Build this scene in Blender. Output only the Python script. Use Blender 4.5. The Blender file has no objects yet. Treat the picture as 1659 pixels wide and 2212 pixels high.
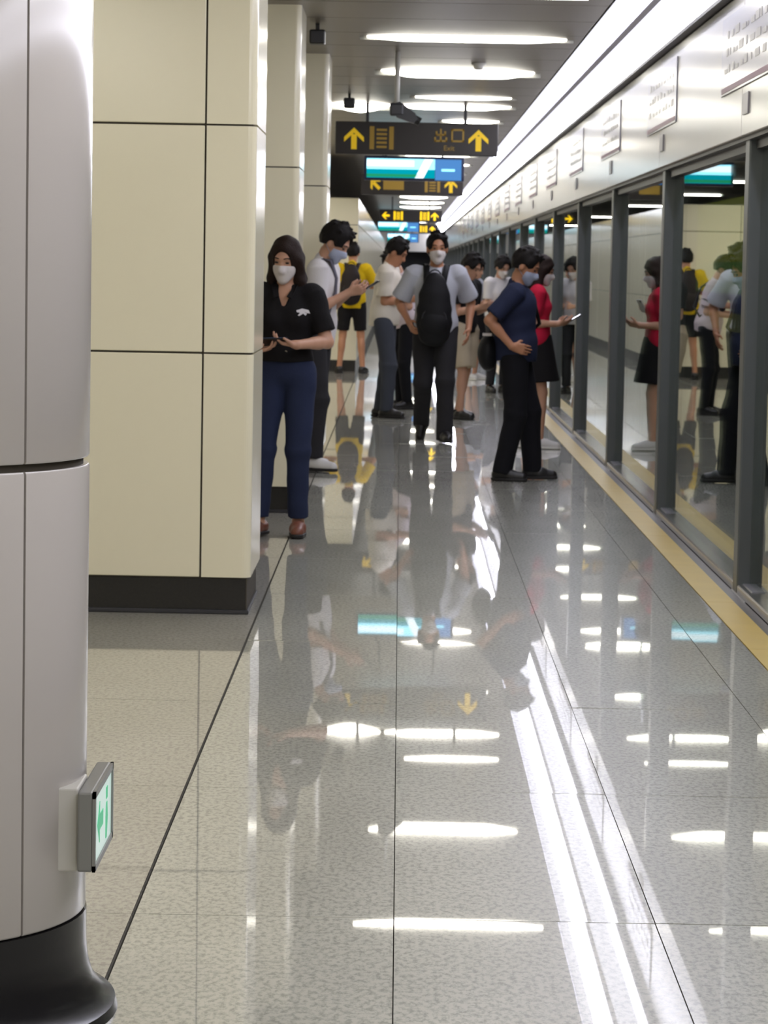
import bpy, bmesh, math, random
import numpy as np
from mathutils import Matrix, Vector, Euler

random.seed(7)
SC = bpy.context.scene
COL = SC.collection
PI = math.pi

# ---------------------------------------------------------------- camera, world, exposure
cam_data = bpy.data.cameras.new('camera')
cam = bpy.data.objects.new('camera', cam_data)
COL.objects.link(cam)
cam_data.sensor_fit = 'VERTICAL'
cam_data.sensor_height = 36.0
cam_data.lens = 36.0 * 6000.0 / 2212.0
cam_data.clip_start = 0.1
cam_data.clip_end = 400
_r = Vector((0.99980861, 0.00605972, 0.01860162))
_d = Vector((0.01906219, -0.08782436, -0.99595357))
_f = Vector((-0.00440152, 0.99611754, -0.08792307))
cam.matrix_world = Matrix(((_r.x, -_d.x, -_f.x, 0.0), (_r.y, -_d.y, -_f.y, 0.0), (_r.z, -_d.z, -_f.z, 1.46), (0, 0, 0, 1)))
cam_data.dof.use_dof = True
cam_data.dof.focus_distance = 6.5
cam_data.dof.aperture_fstop = 16.0
SC.camera = cam

world = bpy.data.worlds.new('world')
SC.world = world
world.use_nodes = True
world.node_tree.nodes['Background'].inputs[0].default_value = (0.9, 0.92, 1.0, 1)
world.node_tree.nodes['Background'].inputs[1].default_value = 0.0
vs = SC.view_settings
vs.view_transform = 'Standard'
vs.look = 'None'
vs.gamma = 1.0
vs.use_curve_mapping = False
vs.exposure = 0.3
cy = SC.cycles
cy.max_bounces = 7
cy.diffuse_bounces = 3
cy.glossy_bounces = 5
cy.transparent_max_bounces = 8
cy.transmission_bounces = 4
cy.caustics_reflective = False
cy.caustics_refractive = False
cy.use_adaptive_sampling = True
cy.adaptive_threshold = 0.03
cy.sample_clamp_indirect = 6.0
cy.use_light_tree = False

CEIL_E = 11.0      # strength of the ceiling strip lights
TROUGH_E = 17.0    # strength of the continuous light trough


# ---------------------------------------------------------------- materials
MATS = {}


def srgb(r, g, b):
    def c(v):
        v /= 255.0
        return v / 12.92 if v <= 0.04045 else ((v + 0.055) / 1.055) ** 2.4
    return (c(r), c(g), c(b), 1.0)


def mat(name, col, rough=0.5, metal=0.0, emit=None, estr=0.0, var=0.0, vscale=8.0, bump=0.0, bscale=60.0, ior=1.5, coat=0.0, spec=0.5):
    if name in MATS:
        return MATS[name]
    m = bpy.data.materials.new(name)
    m.use_nodes = True
    nt = m.node_tree
    b = nt.nodes['Principled BSDF']
    col = srgb(*col)
    b.inputs['Base Color'].default_value = col
    b.inputs['Roughness'].default_value = rough
    b.inputs['Metallic'].default_value = metal
    b.inputs['IOR'].default_value = ior
    b.inputs['Specular IOR Level'].default_value = spec
    b.inputs['Coat Weight'].default_value = coat
    b.inputs['Coat Roughness'].default_value = 0.05
    m.cycles.emission_sampling = 'NONE'
    if emit:
        b.inputs['Emission Color'].default_value = srgb(*emit)
        b.inputs['Emission Strength'].default_value = estr
    if var or bump:
        tc = nt.nodes.new('ShaderNodeTexCoord')
    if var:
        n = nt.nodes.new('ShaderNodeTexNoise')
        n.inputs['Scale'].default_value = vscale
        n.inputs['Detail'].default_value = 4
        nt.links.new(tc.outputs['Object'], n.inputs['Vector'])
        mx = nt.nodes.new('ShaderNodeMix')
        mx.data_type = 'RGBA'
        mx.inputs[6].default_value = tuple(max(0, c * (1 - var)) for c in col[:3]) + (1,)
        mx.inputs[7].default_value = tuple(min(1, c * (1 + var)) for c in col[:3]) + (1,)
        nt.links.new(n.outputs[0], mx.inputs[0])
        nt.links.new(mx.outputs[2], b.inputs['Base Color'])
    if bump:
        n2 = nt.nodes.new('ShaderNodeTexNoise')
        n2.inputs['Scale'].default_value = bscale
        nt.links.new(tc.outputs['Object'], n2.inputs['Vector'])
        bp = nt.nodes.new('ShaderNodeBump')
        bp.inputs['Strength'].default_value = bump
        bp.inputs['Distance'].default_value = 0.01
        nt.links.new(n2.outputs[0], bp.inputs['Height'])
        nt.links.new(bp.outputs[0], b.inputs['Normal'])
    MATS[name] = m
    return m


def granite(name, dark, light, rough, bump=0.004):
    m = bpy.data.materials.new(name)
    m.use_nodes = True
    nt = m.node_tree
    b = nt.nodes['Principled BSDF']
    g = nt.nodes.new('ShaderNodeNewGeometry')
    mp = nt.nodes.new('ShaderNodeMapping')
    mp.inputs['Scale'].default_value = (1.0, 0.55, 1.0)
    nt.links.new(g.outputs['Position'], mp.inputs['Vector'])
    n1 = nt.nodes.new('ShaderNodeTexNoise')
    n1.inputs['Scale'].default_value = 75
    n1.inputs['Detail'].default_value = 3
    n1.inputs['Roughness'].default_value = 0.65
    n2 = nt.nodes.new('ShaderNodeTexNoise')
    n2.inputs['Scale'].default_value = 2.2
    n2.inputs['Detail'].default_value = 2
    for n in (n1, n2):
        nt.links.new(mp.outputs[0], n.inputs['Vector'])
    r1 = nt.nodes.new('ShaderNodeValToRGB')
    e = r1.color_ramp.elements
    e[0].position = 0.36
    e[0].color = srgb(*dark)
    e[1].position = 0.56
    e[1].color = srgb(*light)
    nt.links.new(n1.outputs[0], r1.inputs[0])
    mx = nt.nodes.new('ShaderNodeMix')
    mx.data_type = 'RGBA'
    mx.blend_type = 'MULTIPLY'
    mx.inputs[0].default_value = 1.0
    r2 = nt.nodes.new('ShaderNodeValToRGB')
    r2.color_ramp.elements[0].position = 0.3
    r2.color_ramp.elements[0].color = (0.86, 0.86, 0.86, 1)
    r2.color_ramp.elements[1].position = 0.7
    r2.color_ramp.elements[1].color = (1, 1, 1, 1)
    nt.links.new(n2.outputs[0], r2.inputs[0])
    nt.links.new(r1.outputs[0], mx.inputs[6])
    nt.links.new(r2.outputs[0], mx.inputs[7])
    nt.links.new(mx.outputs[2], b.inputs['Base Color'])
    b.inputs['Roughness'].default_value = 0.35
    b.inputs['Specular IOR Level'].default_value = 0.3
    b.inputs['Coat Weight'].default_value = 1.0
    b.inputs['Coat IOR'].default_value = 1.5
    b.inputs['Coat Roughness'].default_value = rough
    bp = nt.nodes.new('ShaderNodeBump')
    bp.inputs['Strength'].default_value = bump
    bp.inputs['Distance'].default_value = 0.002
    n3 = nt.nodes.new('ShaderNodeTexNoise')
    n3.inputs['Scale'].default_value = 7
    nt.links.new(mp.outputs[0], n3.inputs['Vector'])
    nt.links.new(n3.outputs[0], bp.inputs['Height'])
    nt.links.new(bp.outputs[0], b.inputs['Normal'])
    nt.links.new(bp.outputs[0], b.inputs['Coat Normal'])
    MATS[name] = m
    return m


def emission(name, col, strength):
    if name in MATS:
        return MATS[name]
    m = bpy.data.materials.new(name)
    m.use_nodes = True
    nt = m.node_tree
    nt.nodes.clear()
    o = nt.nodes.new('ShaderNodeOutputMaterial')
    e = nt.nodes.new('ShaderNodeEmission')
    e.inputs[0].default_value = srgb(*col)
    e.inputs[1].default_value = strength
    nt.links.new(e.outputs[0], o.inputs[0])
    m.cycles.emission_sampling = 'AUTO' if strength > 5 else 'NONE'
    MATS[name] = m
    return m


def glass_mat(name):
    m = bpy.data.materials.new(name)
    m.use_nodes = True
    nt = m.node_tree
    nt.nodes.clear()
    o = nt.nodes.new('ShaderNodeOutputMaterial')
    gl = nt.nodes.new('ShaderNodeBsdfGlossy')
    gl.inputs['Roughness'].default_value = 0.0
    gl.inputs['Color'].default_value = (0.95, 0.97, 0.95, 1)
    tr = nt.nodes.new('ShaderNodeBsdfTransparent')
    tr.inputs[0].default_value = (0.82, 0.88, 0.86, 1)
    geo = nt.nodes.new('ShaderNodeNewGeometry')
    mr = nt.nodes.new('ShaderNodeMapRange')
    mr.inputs['To Min'].default_value = 1.75
    mr.inputs['To Max'].default_value = 1 / 1.75
    nt.links.new(geo.outputs['Backfacing'], mr.inputs['Value'])
    fr = nt.nodes.new('ShaderNodeFresnel')
    nt.links.new(mr.outputs[0], fr.inputs['IOR'])
    mx = nt.nodes.new('ShaderNodeMixShader')
    nt.links.new(fr.outputs[0], mx.inputs[0])
    nt.links.new(tr.outputs[0], mx.inputs[1])
    nt.links.new(gl.outputs[0], mx.inputs[2])
    nt.links.new(mx.outputs[0], o.inputs[0])
    MATS[name] = m
    return m


M_TILE = granite('granite_tile', (160, 161, 150), (206, 205, 193), 0.016)
M_TILE_W = granite('granite_tile_warm', (152, 149, 140), (192, 188, 177), 0.03)
M_GROUT = mat('grout', (58, 56, 50), 0.8)
M_YELLOW = mat('yellow_safety_tile', (205, 176, 82), 0.35, var=0.12, vscale=5)
M_CREAM = mat('cream_enamel_panel', (234, 227, 200), 0.16, var=0.02, vscale=3)
M_WHITEP = mat('grey_white_enamel_panel', (192, 186, 179), 0.2, var=0.02, vscale=3)
M_JOINT = mat('dark_joint', (62, 56, 44), 0.7)
M_BASE = mat('black_granite_base', (38, 37, 35), 0.2, var=0.25, vscale=90)
M_CEIL = mat('grey_ceiling_panel', (112, 104, 91), 0.32, metal=0.0, var=0.03)
M_CEILD = mat('ceiling_void', (60, 56, 50), 0.8)
M_STRIP = emission('ceiling_strip_glow', (255, 250, 236), CEIL_E)
M_TROUGH = emission('trough_glow', (240, 240, 255), TROUGH_E)
M_DARKM = mat('dark_grey_metal', (58, 58, 62), 0.4, metal=0.3)
M_POST = mat('grey_post_metal', (92, 97, 100), 0.35, metal=0.25, var=0.05)
M_POSTD = mat('black_gasket', (22, 22, 24), 0.6)
M_FASCIA = mat('white_fascia_panel', (164, 162, 158), 0.2, spec=0.2, bump=0.05, bscale=1.3)
M_PLATE = mat('route_plate', (150, 148, 156), 0.2, spec=0.2, bump=0.05, bscale=1.5)
M_PRINT = mat('dark_print', (104, 100, 104), 0.3)
M_PURPLE = mat('purple_line_print', (112, 66, 92), 0.4)
M_STEEL = mat('brushed_steel', (170, 168, 166), 0.22, metal=0.9)
M_TUNNEL = mat('tunnel_concrete', (42, 40, 38), 0.9)
M_GLASS = glass_mat('door_glass')
M_SIGN = mat('sign_housing', (34, 28, 26), 0.35)
M_SIGNY = mat('sign_yellow', (214, 178, 30), 0.5, emit=(230, 190, 20), estr=0.28)
M_SIGNYB = mat('sign_yellow_lit', (240, 200, 30), 0.5, emit=(255, 210, 10), estr=0.95)
M_SIGNDIM = mat('sign_ochre', (150, 120, 44), 0.5, emit=(150, 120, 40), estr=0.12)
M_SCRBLUE = mat('screen_housing', (14, 26, 62), 0.3)
M_CYAN = emission('screen_cyan', (150, 232, 255), 1.6)
M_TEAL = emission('screen_teal', (0, 160, 178), 0.9)
M_SKY = emission('screen_blue', (86, 146, 214), 0.8)
M_GREENT = emission('screen_green', (40, 170, 120), 0.7)
M_WHITES = emission('screen_white', (225, 245, 255), 1.5)
M_BLACK = mat('black_plastic', (24, 24, 26), 0.35)
M_WHITEPL = mat('white_plastic', (200, 198, 190), 0.4)
M_GREYPL = mat('grey_plastic', (128, 128, 124), 0.4)


# ---------------------------------------------------------------- mesh helpers
class MB:
    def __init__(self):
        self.bm = bmesh.new()

    def box(self, x0, x1, y0, y1, z0, z1, bevel=0.0, seg=2):
        r = bmesh.ops.create_cube(self.bm, size=1.0)
        vs_ = r['verts']
        bmesh.ops.scale(self.bm, vec=(x1 - x0, y1 - y0, z1 - z0), verts=vs_)
        bmesh.ops.translate(self.bm, vec=((x0 + x1) / 2, (y0 + y1) / 2, (z0 + z1) / 2), verts=vs_)
        if bevel:
            es = list({e for v in vs_ for e in v.link_edges})
            bmesh.ops.bevel(self.bm, geom=es, offset=bevel, segments=seg, affect='EDGES', profile=0.5)
        return self

    def prism(self, pts, z0, z1, axis='z'):
        """closed polygon pts extruded; axis z: pts are (x, y); axis y: pts are (x, z) and z0..z1 run along y; axis x: pts are (y, z)"""
        def p(a, b, t):
            return (a, b, t) if axis == 'z' else ((a, t, b) if axis == 'y' else (t, a, b))
        lo = [self.bm.verts.new(p(a, b, z0)) for a, b in pts]
        hi = [self.bm.verts.new(p(a, b, z1)) for a, b in pts]
        n = len(pts)
        self.bm.faces.new(lo)
        self.bm.faces.new(hi)
        for i in range(n):
            self.bm.faces.new((lo[i], lo[(i + 1) % n], hi[(i + 1) % n], hi[i]))
        return self

    def tube(self, pts, r, n=8, r1=None):
        pts = [Vector(p) for p in pts]
        rings = []
        for i, p in enumerate(pts):
            a = pts[max(0, i - 1)]
            b = pts[min(len(pts) - 1, i + 1)]
            t = (b - a).normalized()
            u = t.cross(Vector((0, 0, 1)))
            if u.length < 1e-3:
                u = t.cross(Vector((1, 0, 0)))
            u.normalize()
            w = t.cross(u)
            rr = r if r1 is None else r + (r1 - r) * i / (len(pts) - 1)
            rings.append([self.bm.verts.new(p + rr * (math.cos(2 * PI * k / n) * u + math.sin(2 * PI * k / n) * w)) for k in range(n)])
        for a, b in zip(rings, rings[1:]):
            for k in range(n):
                self.bm.faces.new((a[k], a[(k + 1) % n], b[(k + 1) % n], b[k]))
        self.bm.faces.new(rings[0])
        self.bm.faces.new(rings[-1])
        return self

    def lathe(self, prof, n=32, a0=0.0, a1=2 * PI, cx=0, cy=0, close=True):
        full = abs(a1 - a0 - 2 * PI) < 1e-6
        k = n if full else n + 1
        rings = []
        for r, z in prof:
            rings.append([self.bm.verts.new((cx + r * math.sin(a0 + (a1 - a0) * i / n), cy - r * math.cos(a0 + (a1 - a0) * i / n), z)) for i in range(k)])
        prs = list(zip(rings, rings[1:]))
        if close:
            prs.append((rings[-1], rings[0]))
        for a, b in prs:
            for i in range(n):
                j = (i + 1) % k
                self.bm.faces.new((a[i], a[j], b[j], b[i]))
        if not full and close:
            self.bm.faces.new([q[0] for q in rings])
            self.bm.faces.new([q[-1] for q in rings])
        return self

    def mesh(self, name, material, smooth=False):
        bmesh.ops.recalc_face_normals(self.bm, faces=self.bm.faces)
        me = bpy.data.meshes.new(name)
        self.bm.to_mesh(me)
        self.bm.free()
        me.materials.append(material)
        if smooth:
            me.polygons.foreach_set('use_smooth', [True] * len(me.polygons))
        return me


def obj(name, me, parent=None, loc=(0, 0, 0), rot=(0, 0, 0)):
    o = bpy.data.objects.new(name, me)
    COL.objects.link(o)
    o.location = loc
    o.rotation_euler = rot
    if parent is not None:
        o.parent = parent
    return o


def empty(name, loc=(0, 0, 0), rotz=0.0):
    o = bpy.data.objects.new(name, None)
    COL.objects.link(o)
    o.location = loc
    o.rotation_euler = (0, 0, rotz)
    o.empty_display_size = 0.1
    return o


def tag(o, label, cat, group=None):
    o['label'] = label
    o['category'] = cat
    if group:
        o['group'] = group
    return o


def struct(o, label=None):
    o['kind'] = 'structure'
    if label:
        o['label'] = label
    return o


def copy_tree(o, parent=None):
    c = o.copy()
    COL.objects.link(c)
    c.parent = parent
    for ch in list(o.children):
        copy_tree(ch, c)
    return c


ORD = ['first', 'second', 'third', 'fourth', 'fifth', 'sixth', 'seventh', 'eighth', 'ninth', 'tenth', 'eleventh', 'twelfth', 'thirteenth', 'fourteenth', 'fifteenth', 'sixteenth', 'seventeenth', 'eighteenth', 'nineteenth', 'twentieth']
Y0, Y1 = -7.0, 112.0          # platform from behind the camera to its far end
CEIL = 2.97

# ---------------------------------------------------------------- floor
floor = struct(obj('floor', MB().box(-4.2, 1.56, Y0, Y1, -0.20, -0.012).mesh('floor_bed', M_GROUT)), 'polished grey granite platform floor')
seams_x = [-0.576, 0.012, 0.600, 1.188, 1.383]
ROW0, ROWL = 6.145, 1.535
rows = [ROW0 + ROWL * k for k in range(-4, 28)]
tile_meshes = {}


def tile_mesh(w, l, m, key):
    k = (round(w, 3), round(l, 3), key)
    if k not in tile_meshes:
        tile_meshes[k] = MB().box(-w / 2, w / 2, -l / 2, l / 2, -0.02, 0.0).mesh('tile', m)
    return tile_meshes[k]


for y in rows:
    for a, b in zip(seams_x, seams_x[1:]):
        a2 = a + (0.006 if a == -0.576 else 0.0012)
        obj('tile', tile_mesh(b - 0.0012 - a2, ROWL - 0.003, M_TILE, 'g'), floor, ((a2 + b - 0.0012) / 2, y + ROWL / 2, 0),
            (random.gauss(0, 0.0003), random.gauss(0, 0.0022), 0))
    for a, b in ((-1.752, -0.576), (-2.928, -1.752)):
        obj('tile', tile_mesh(b - a - 0.003, ROWL - 0.003, M_TILE_W, 'w'), floor, ((a + b) / 2 - 0.001, y + ROWL / 2, 0),
            (random.gauss(0, 0.0003), random.gauss(0, 0.0005), 0))
    obj('yellow_tile', tile_mesh(0.128, ROWL - 0.002, M_YELLOW, 'y'), floor, (1.449, y + ROWL / 2, 0.002))
fy = rows[-1] + ROWL
far = MB()
for a, b in zip(seams_x, seams_x[1:]):
    yy = fy
    while yy < Y1:
        far.box(a + 0.0015, b - 0.0015, yy + 0.002, min(yy + ROWL, Y1) - 0.002, -0.02, 0)
        yy += ROWL
far.box(-2.928, -0.58, fy, Y1, -0.02, 0)
far.box(-4.2, -2.93, Y0, Y1, -0.02, 0)
far.box(-2.928, 1.383, Y0, rows[0], -0.02, 0)
o = obj('far_tile_field', far.mesh('far_tile_field', M_TILE), floor)
o['kind'] = 'stuff'
o = obj('far_yellow_line', MB().box(1.385, 1.513, fy, Y1, -0.02, 0.002).box(1.385, 1.513, Y0, rows[0], -0.02, 0.002).mesh('far_yellow_line', M_YELLOW), floor)
o['kind'] = 'stuff'
obj('edge_strip', MB().box(1.514, 1.56, Y0, Y1, -0.02, 0.0).mesh('edge_strip', mat('dark_edge_stone', (78, 72, 70), 0.4, var=0.1)), floor)

# ---------------------------------------------------------------- ceiling
ceiling = struct(obj('ceiling', MB().box(-4.2, 1.17, Y0, Y1, CEIL + 0.06, CEIL + 0.12).mesh('ceiling_void', M_CEILD)), 'grey metal panel ceiling')
LIGHTS = [(y, -0.05, 1.0, 0.04) for y in (-4.0, -1.0, 2.3, 5.6, 8.9, 12.2, 15.4)] + \
         [(18.48, -0.25, 1.06, 0.028), (21.63, -0.18, 1.0, 0.052), (24.87, 0.1, 0.95, 0.022), (26.2, -0.70, -0.12, 0.075), (26.2, -0.08, 1.0, 0.038), (28.82, 0.4, 0.98, 0.04), (32.65, 0.1, 0.95, 0.04), (33.9, 0.1, 0.96, 0.04)] + \
         [(y, -0.05, 0.97, 0.04) for y in (37.5, 41, 44.5, 48, 52, 56, 60, 65, 70, 76, 82, 92)]
LEFT_LIGHTS = [(y, -2.9, -1.75) for y in (-3, 0.5, 4, 7.5, 11, 14.5, 18, 22, 26, 29, 32, 34.5, 37, 46, 54, 64, 78, 94)]
SLOT = 0.07
pan = {}
y = Y0
edges = [Y0]
while edges[-1] < 62:
    edges.append(edges[-1] + 1.05)
for a, b in zip(edges, edges[1:]):
    me = pan.get(0)
    if me is None:
        me = pan[0] = MB().box(-2.68, 2.68, -0.519, 0.519, 0, 0.03, 0.004, 1).mesh('ceiling_panel', M_CEIL)
    obj('ceiling_panel', me, ceiling, (-1.515, (a + b) / 2, CEIL))
o = obj('far_ceiling_panels', MB().box(-4.2, 1.17, edges[-1] + 0.01, Y1, CEIL, CEIL + 0.03).mesh('far_ceiling_panels', M_CEIL), ceiling)
o['kind'] = 'stuff'


def crescent(w, h, taper=0.3):
    pts = []
    for i in range(10):
        q = i / 9.0
        pts.append((-w + q * taper, -0.006 - (h - 0.006) * math.sin(q * PI / 2)))
    return pts + [(-a, b) for a, b in reversed(pts)] + [(w, 0.0), (-w, 0.0)]


def strip_light(name, y, x0, x1, h, label, group):
    t = empty(name, ((x0 + x1) / 2, y, CEIL))
    tag(t, label, 'light', group)
    w = (x1 - x0) / 2
    obj('diffuser', MB().prism(crescent(w, h), -0.03, 0.03, 'y').mesh('diffuser', M_STRIP), t)
    obj('housing', MB().box(-w - 0.05, w + 0.05, 0.032, 0.045, -h * 0.7, 0.0).mesh('housing', M_GREYPL), t)
    return t


vis = [l for l in LIGHTS if l[0] > 17]
hid = MB()
for i, (y, a, b, h) in enumerate(LIGHTS):
    if y > 17:
        k = vis.index((y, a, b, h))
        if (y, a) == (26.2, -0.70):
            lab = 'short thick ceiling light strip nearest the columns, left of the security camera pole'
        elif k < 3:
            lab = ('nearest ceiling light strip, topmost in the picture', 'second ceiling light strip, thickest of those crossing the camera pole', 'third ceiling light strip, just in front of the large arrow sign')[k]
        elif k < len(ORD):
            lab = ORD[k] + ' visible ceiling light strip along the platform, counted from the camera'
        else:
            lab = 'tiny ceiling light strip at the far end of the platform'
        strip_light('ceiling_light', y, a, b, h, lab, 'ceiling light strips over the platform')
    else:
        hid.box(a, b, y - 0.06, y + 0.06, CEIL - 0.03, CEIL - 0.001)
for y, a, b in [(yy_, -0.05, 1.0) for yy_ in (-2.6, 0.6, 3.9, 7.2, 10.5)] + [(yy_, -2.9, -1.4) for yy_ in (-1.2, 2.2, 5.7, 9.2)]:  # extra unseen light rows, added to brighten column fronts and near floor
    hid.box(a, b, y - 0.09, y + 0.09, CEIL - 0.03, CEIL - 0.001)
for y, a, b in LEFT_LIGHTS:
    dd = 0.22 if 28 < y < 38 else 0.06  # unseen panels added and widened here to brighten the stair enclosure front
    hid.box(a, b + (0.4 if dd > 0.1 else 0), y - dd, y + dd, CEIL - 0.03, CEIL - 0.001)
o = obj('unseen_and_added_light_panels', hid.mesh('unseen_and_added_light_panels', M_STRIP), ceiling)
o['kind'] = 'stuff'

# light trough above the doors: two glowing faces, divider and dark edge
tr = empty('light_trough', (1.35, 20, 2.75))
tag(tr, 'continuous bright white light trough running above the platform doors', 'light')
tr.location = (0, 0, 0)


def ribbon(name, prof, m, t=tr, seg=None):
    return obj(name, MB().prism(prof, Y0, Y1, 'y').mesh(name, m), t)


M_REFL_GLOW = emission('trough_reflector_glow', (240, 240, 255), 1.3)  # reflectors emit a weak glow, standing in for light caught from the tubes
ribbon('lower_tube', [(1.516, 2.764), (1.462, 2.820), (1.472, 2.830), (1.526, 2.775)], M_TROUGH)
ribbon('lower_reflector_glow', [(1.463, 2.819), (1.366, 2.914), (1.376, 2.924), (1.473, 2.829)], M_REFL_GLOW)
ribbon('divider', [(1.368, 2.912), (1.345, 2.935), (1.345, 2.965), (1.385, 2.93)], mat('trough_divider', (150, 150, 165), 0.4))
ribbon('upper_tube', [(1.347, 2.952), (1.255, 3.000), (1.26, 3.015), (1.36, 2.968)], M_TROUGH)
ribbon('upper_reflector_glow', [(1.256, 2.999), (1.205, 3.03), (1.21, 3.045), (1.262, 3.014)], M_REFL_GLOW)
ribbon('outer_edge', [(1.205, 3.03), (1.185, 2.995), (1.172, 2.965), (1.172, 3.05), (1.21, 3.06)], mat('trough_edge', (128, 126, 138), 0.4))
obj('trough_cover', MB().prism([(1.172, 3.06), (1.172, 3.14), (1.60, 3.14), (1.60, 2.77), (1.57, 2.77), (1.57, 3.10), (1.2, 3.10)], Y0, Y1, 'y').mesh('trough_cover', M_GREYPL), ceiling)

# ---------------------------------------------------------------- wall_right: platform screen doors
wr = struct(empty('wall_right', (1.6, 12.0, 0)), 'glazed platform screen doors with grey posts and white header')
wr.location = (0, 0, 0)
PITCH, P0 = 4.02, 12.70
npost = int((Y1 - P0) / PITCH) + 1
posts = [P0 + PITCH * i for i in range(-5, npost)]
post_me = MB().box(0.0, 0.10, -0.09, 0.06, 0.0, 2.2, 0.008, 2).mesh('post', M_POST)
gask_me = MB().box(0.10, 0.122, -0.05, 0.05, 0.0, 2.2).mesh('gasket', M_POSTD)
jamb_me = MB().box(0.122, 0.20, -0.10, 0.06, 0.0, 2.2, 0.006, 2).mesh('jamb', M_POST)
pane_me = MB().box(0.058, 0.070, 0.06, PITCH - 0.09, 0.045, 2.12).mesh('glass_pane', M_GLASS)
fas_me = MB().box(-0.03, 0.0, 0.004, PITCH - 0.004, 2.078, 2.735, 0.004, 1).mesh('fascia_panel', M_FASCIA)
sill_me = MB().box(0.0, 0.20, 0.065, PITCH - 0.1, 0.0, 0.045, 0.006, 1).mesh('door_sill', M_STEEL)
foot_me = MB().prism([(-0.004, 0.0), (0.03, 0.05), (0.20, 0.05), (0.20, 0.0)], -0.42, 0.10, 'y').mesh('post_foot', mat('pale_sill_metal', (150, 150, 158), 0.35, metal=0.3))
rail_me = MB().box(0.03, 0.10, 0.06, PITCH - 0.09, 2.02, 2.09).mesh('head_rail', M_DARKM)
for y in posts:
    obj('post', post_me, wr, (1.56, y, 0))
    obj('gasket', gask_me, wr, (1.56, y, 0))
    obj('jamb', jamb_me, wr, (1.56, y, 0))
    obj('glass_pane', pane_me, wr, (1.56, y, 0))
    obj('fascia_panel', fas_me, wr, (1.56, y, 0))
    obj('door_sill', sill_me, wr, (1.56, y, 0))
    obj('post_foot', foot_me, wr, (1.56, y, 0))
    obj('head_rail', rail_me, wr, (1.56, y, 0))
obj('header_box', MB().box(1.562, 2.1, Y0, Y1, 2.12, 2.76).box(1.55, 1.60, Y0, Y1, 2.06, 2.085).mesh('header_box', M_DARKM), wr)
obj('top_trim', MB().box(1.486, 1.56, Y0, Y1, 2.740, 2.760).mesh('top_trim', mat('black_trim', (40, 38, 46), 0.4)), wr)

# route plates on the fascia, one over each door
nseen = 0
for i, y in enumerate(posts):
    if y < 7 or y > 70:
        continue
    t = empty('route_map_plate', (1.529, y - 1.05 + 1.0, 2.30))
    nseen += 1
    nm = {1: 'nearest pale route map plate above the doors, cut by the right picture edge', 2: 'second pale route map plate above the doors, with a purple line along its foot'}.get(nseen - 1)
    if nm is None:
        nm = (ORD[min(nseen - 2, 19)] if nseen > 1 else 'unseen') + ' pale route map plate on the white header, counted from the camera'
    tag(t, nm, 'sign', 'route map plates on the door header')
    obj('plate', MB().box(-0.006, 0.0, -0.95, 0.85, 0.0, 0.365, 0.002, 1).mesh('plate', M_PLATE), t)
    pr = MB()
    rnd = random.Random(i)
    for r_ in range(3):
        z = 0.10 + 0.08 * r_
        yy = -0.80
        while yy < 0.7:
            l = rnd.uniform(0.04, 0.16)
            pr.box(-0.0075, -0.005, yy, min(yy + l, 0.75), z, z + rnd.uniform(0.018, 0.04))
            yy += l + rnd.uniform(0.03, 0.12)
    o = obj('print', pr.mesh('print', M_PRINT), t)
    o['kind'] = 'stuff'
    obj('route_line', MB().box(-0.008, -0.005, -0.92, 0.82, 0.012, 0.036).mesh('route_line', M_PURPLE), t)
    obj('door_marker', MB().box(-0.006, 0.0, -0.22, -0.02, -0.13, -0.035).mesh('door_marker', M_PRINT), t)

# tunnel behind the glass
tun = struct(empty('wall_tunnel', (5.6, 30, 0)), 'dark tunnel wall behind the glass doors')
tun.location = (0, 0, 0)
obj('tunnel_lining', MB().box(5.6, 5.8, Y0, Y1, -1.3, 4.2).box(1.62, 5.8, Y0, Y1, -1.4, -1.2).box(2.1, 5.8, Y0, Y1, 4.0, 4.2).box(1.60, 1.80, Y0, Y1, -1.3, -0.012).box(2.08, 2.12, Y0, Y1, 2.7, 4.1).mesh('tunnel_lining', M_TUNNEL), tun)

ad = empty('advert_lightbox', (5.5, 47.0, 0.5))
tag(ad, 'dim yellow green lit poster on the tunnel wall behind the nearest door glass', 'poster')
obj('frame', MB().box(0.0, 0.1, -5.1, 5.1, -0.05, 2.25, 0.01, 1).mesh('frame', M_DARKM), ad)
for nm_, z0_, z1_, c_, e_ in (('upper_print', 1.15, 2.2, (150, 152, 52), 0.42), ('middle_print', 0.62, 1.15, (120, 150, 84), 0.40), ('dark_band', 0.30, 0.62, (30, 34, 48), 0.3), ('lower_print', 0.0, 0.30, (120, 116, 44), 0.3)):
    obj(nm_, MB().box(-0.012, 0.0, -5.0, 5.0, z0_, z1_).mesh(nm_, emission('advert_' + nm_, c_, e_)), ad)

# ---------------------------------------------------------------- other walls
wl = struct(empty('wall_left', (-4.2, 30, 0)), 'cream panel wall on the far side of the platform')
wl.location = (0, 0, 0)
obj('wall_backing', MB().box(-4.35, -4.215, Y0, Y1, 0, CEIL + 0.1).mesh('wall_backing', M_JOINT), wl)
wp = MB().box(-0.012, 0.012, -0.99, 0.99, 0, 0.93, 0.004, 1).mesh('wall_panel', M_CREAM)
yy = Y0 + 1
while yy < 60:
    for z in (0.15, 1.09, 2.03):
        obj('wall_panel', wp, wl, (-4.2, yy, z))
    yy += 2.0
o = obj('far_wall_panels', MB().box(-4.212, -4.188, yy - 0.99, Y1, 0.15, CEIL).mesh('far_wall_panels', M_CREAM), wl)
o['kind'] = 'stuff'
struct(obj('wall_back', MB().box(-4.3, 5.8, Y0 - 0.15, Y0, -1.3, 4.2).mesh('wall_back', mat('back_wall', (190, 184, 160), 0.5))), 'pale wall behind the viewpoint')
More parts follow.
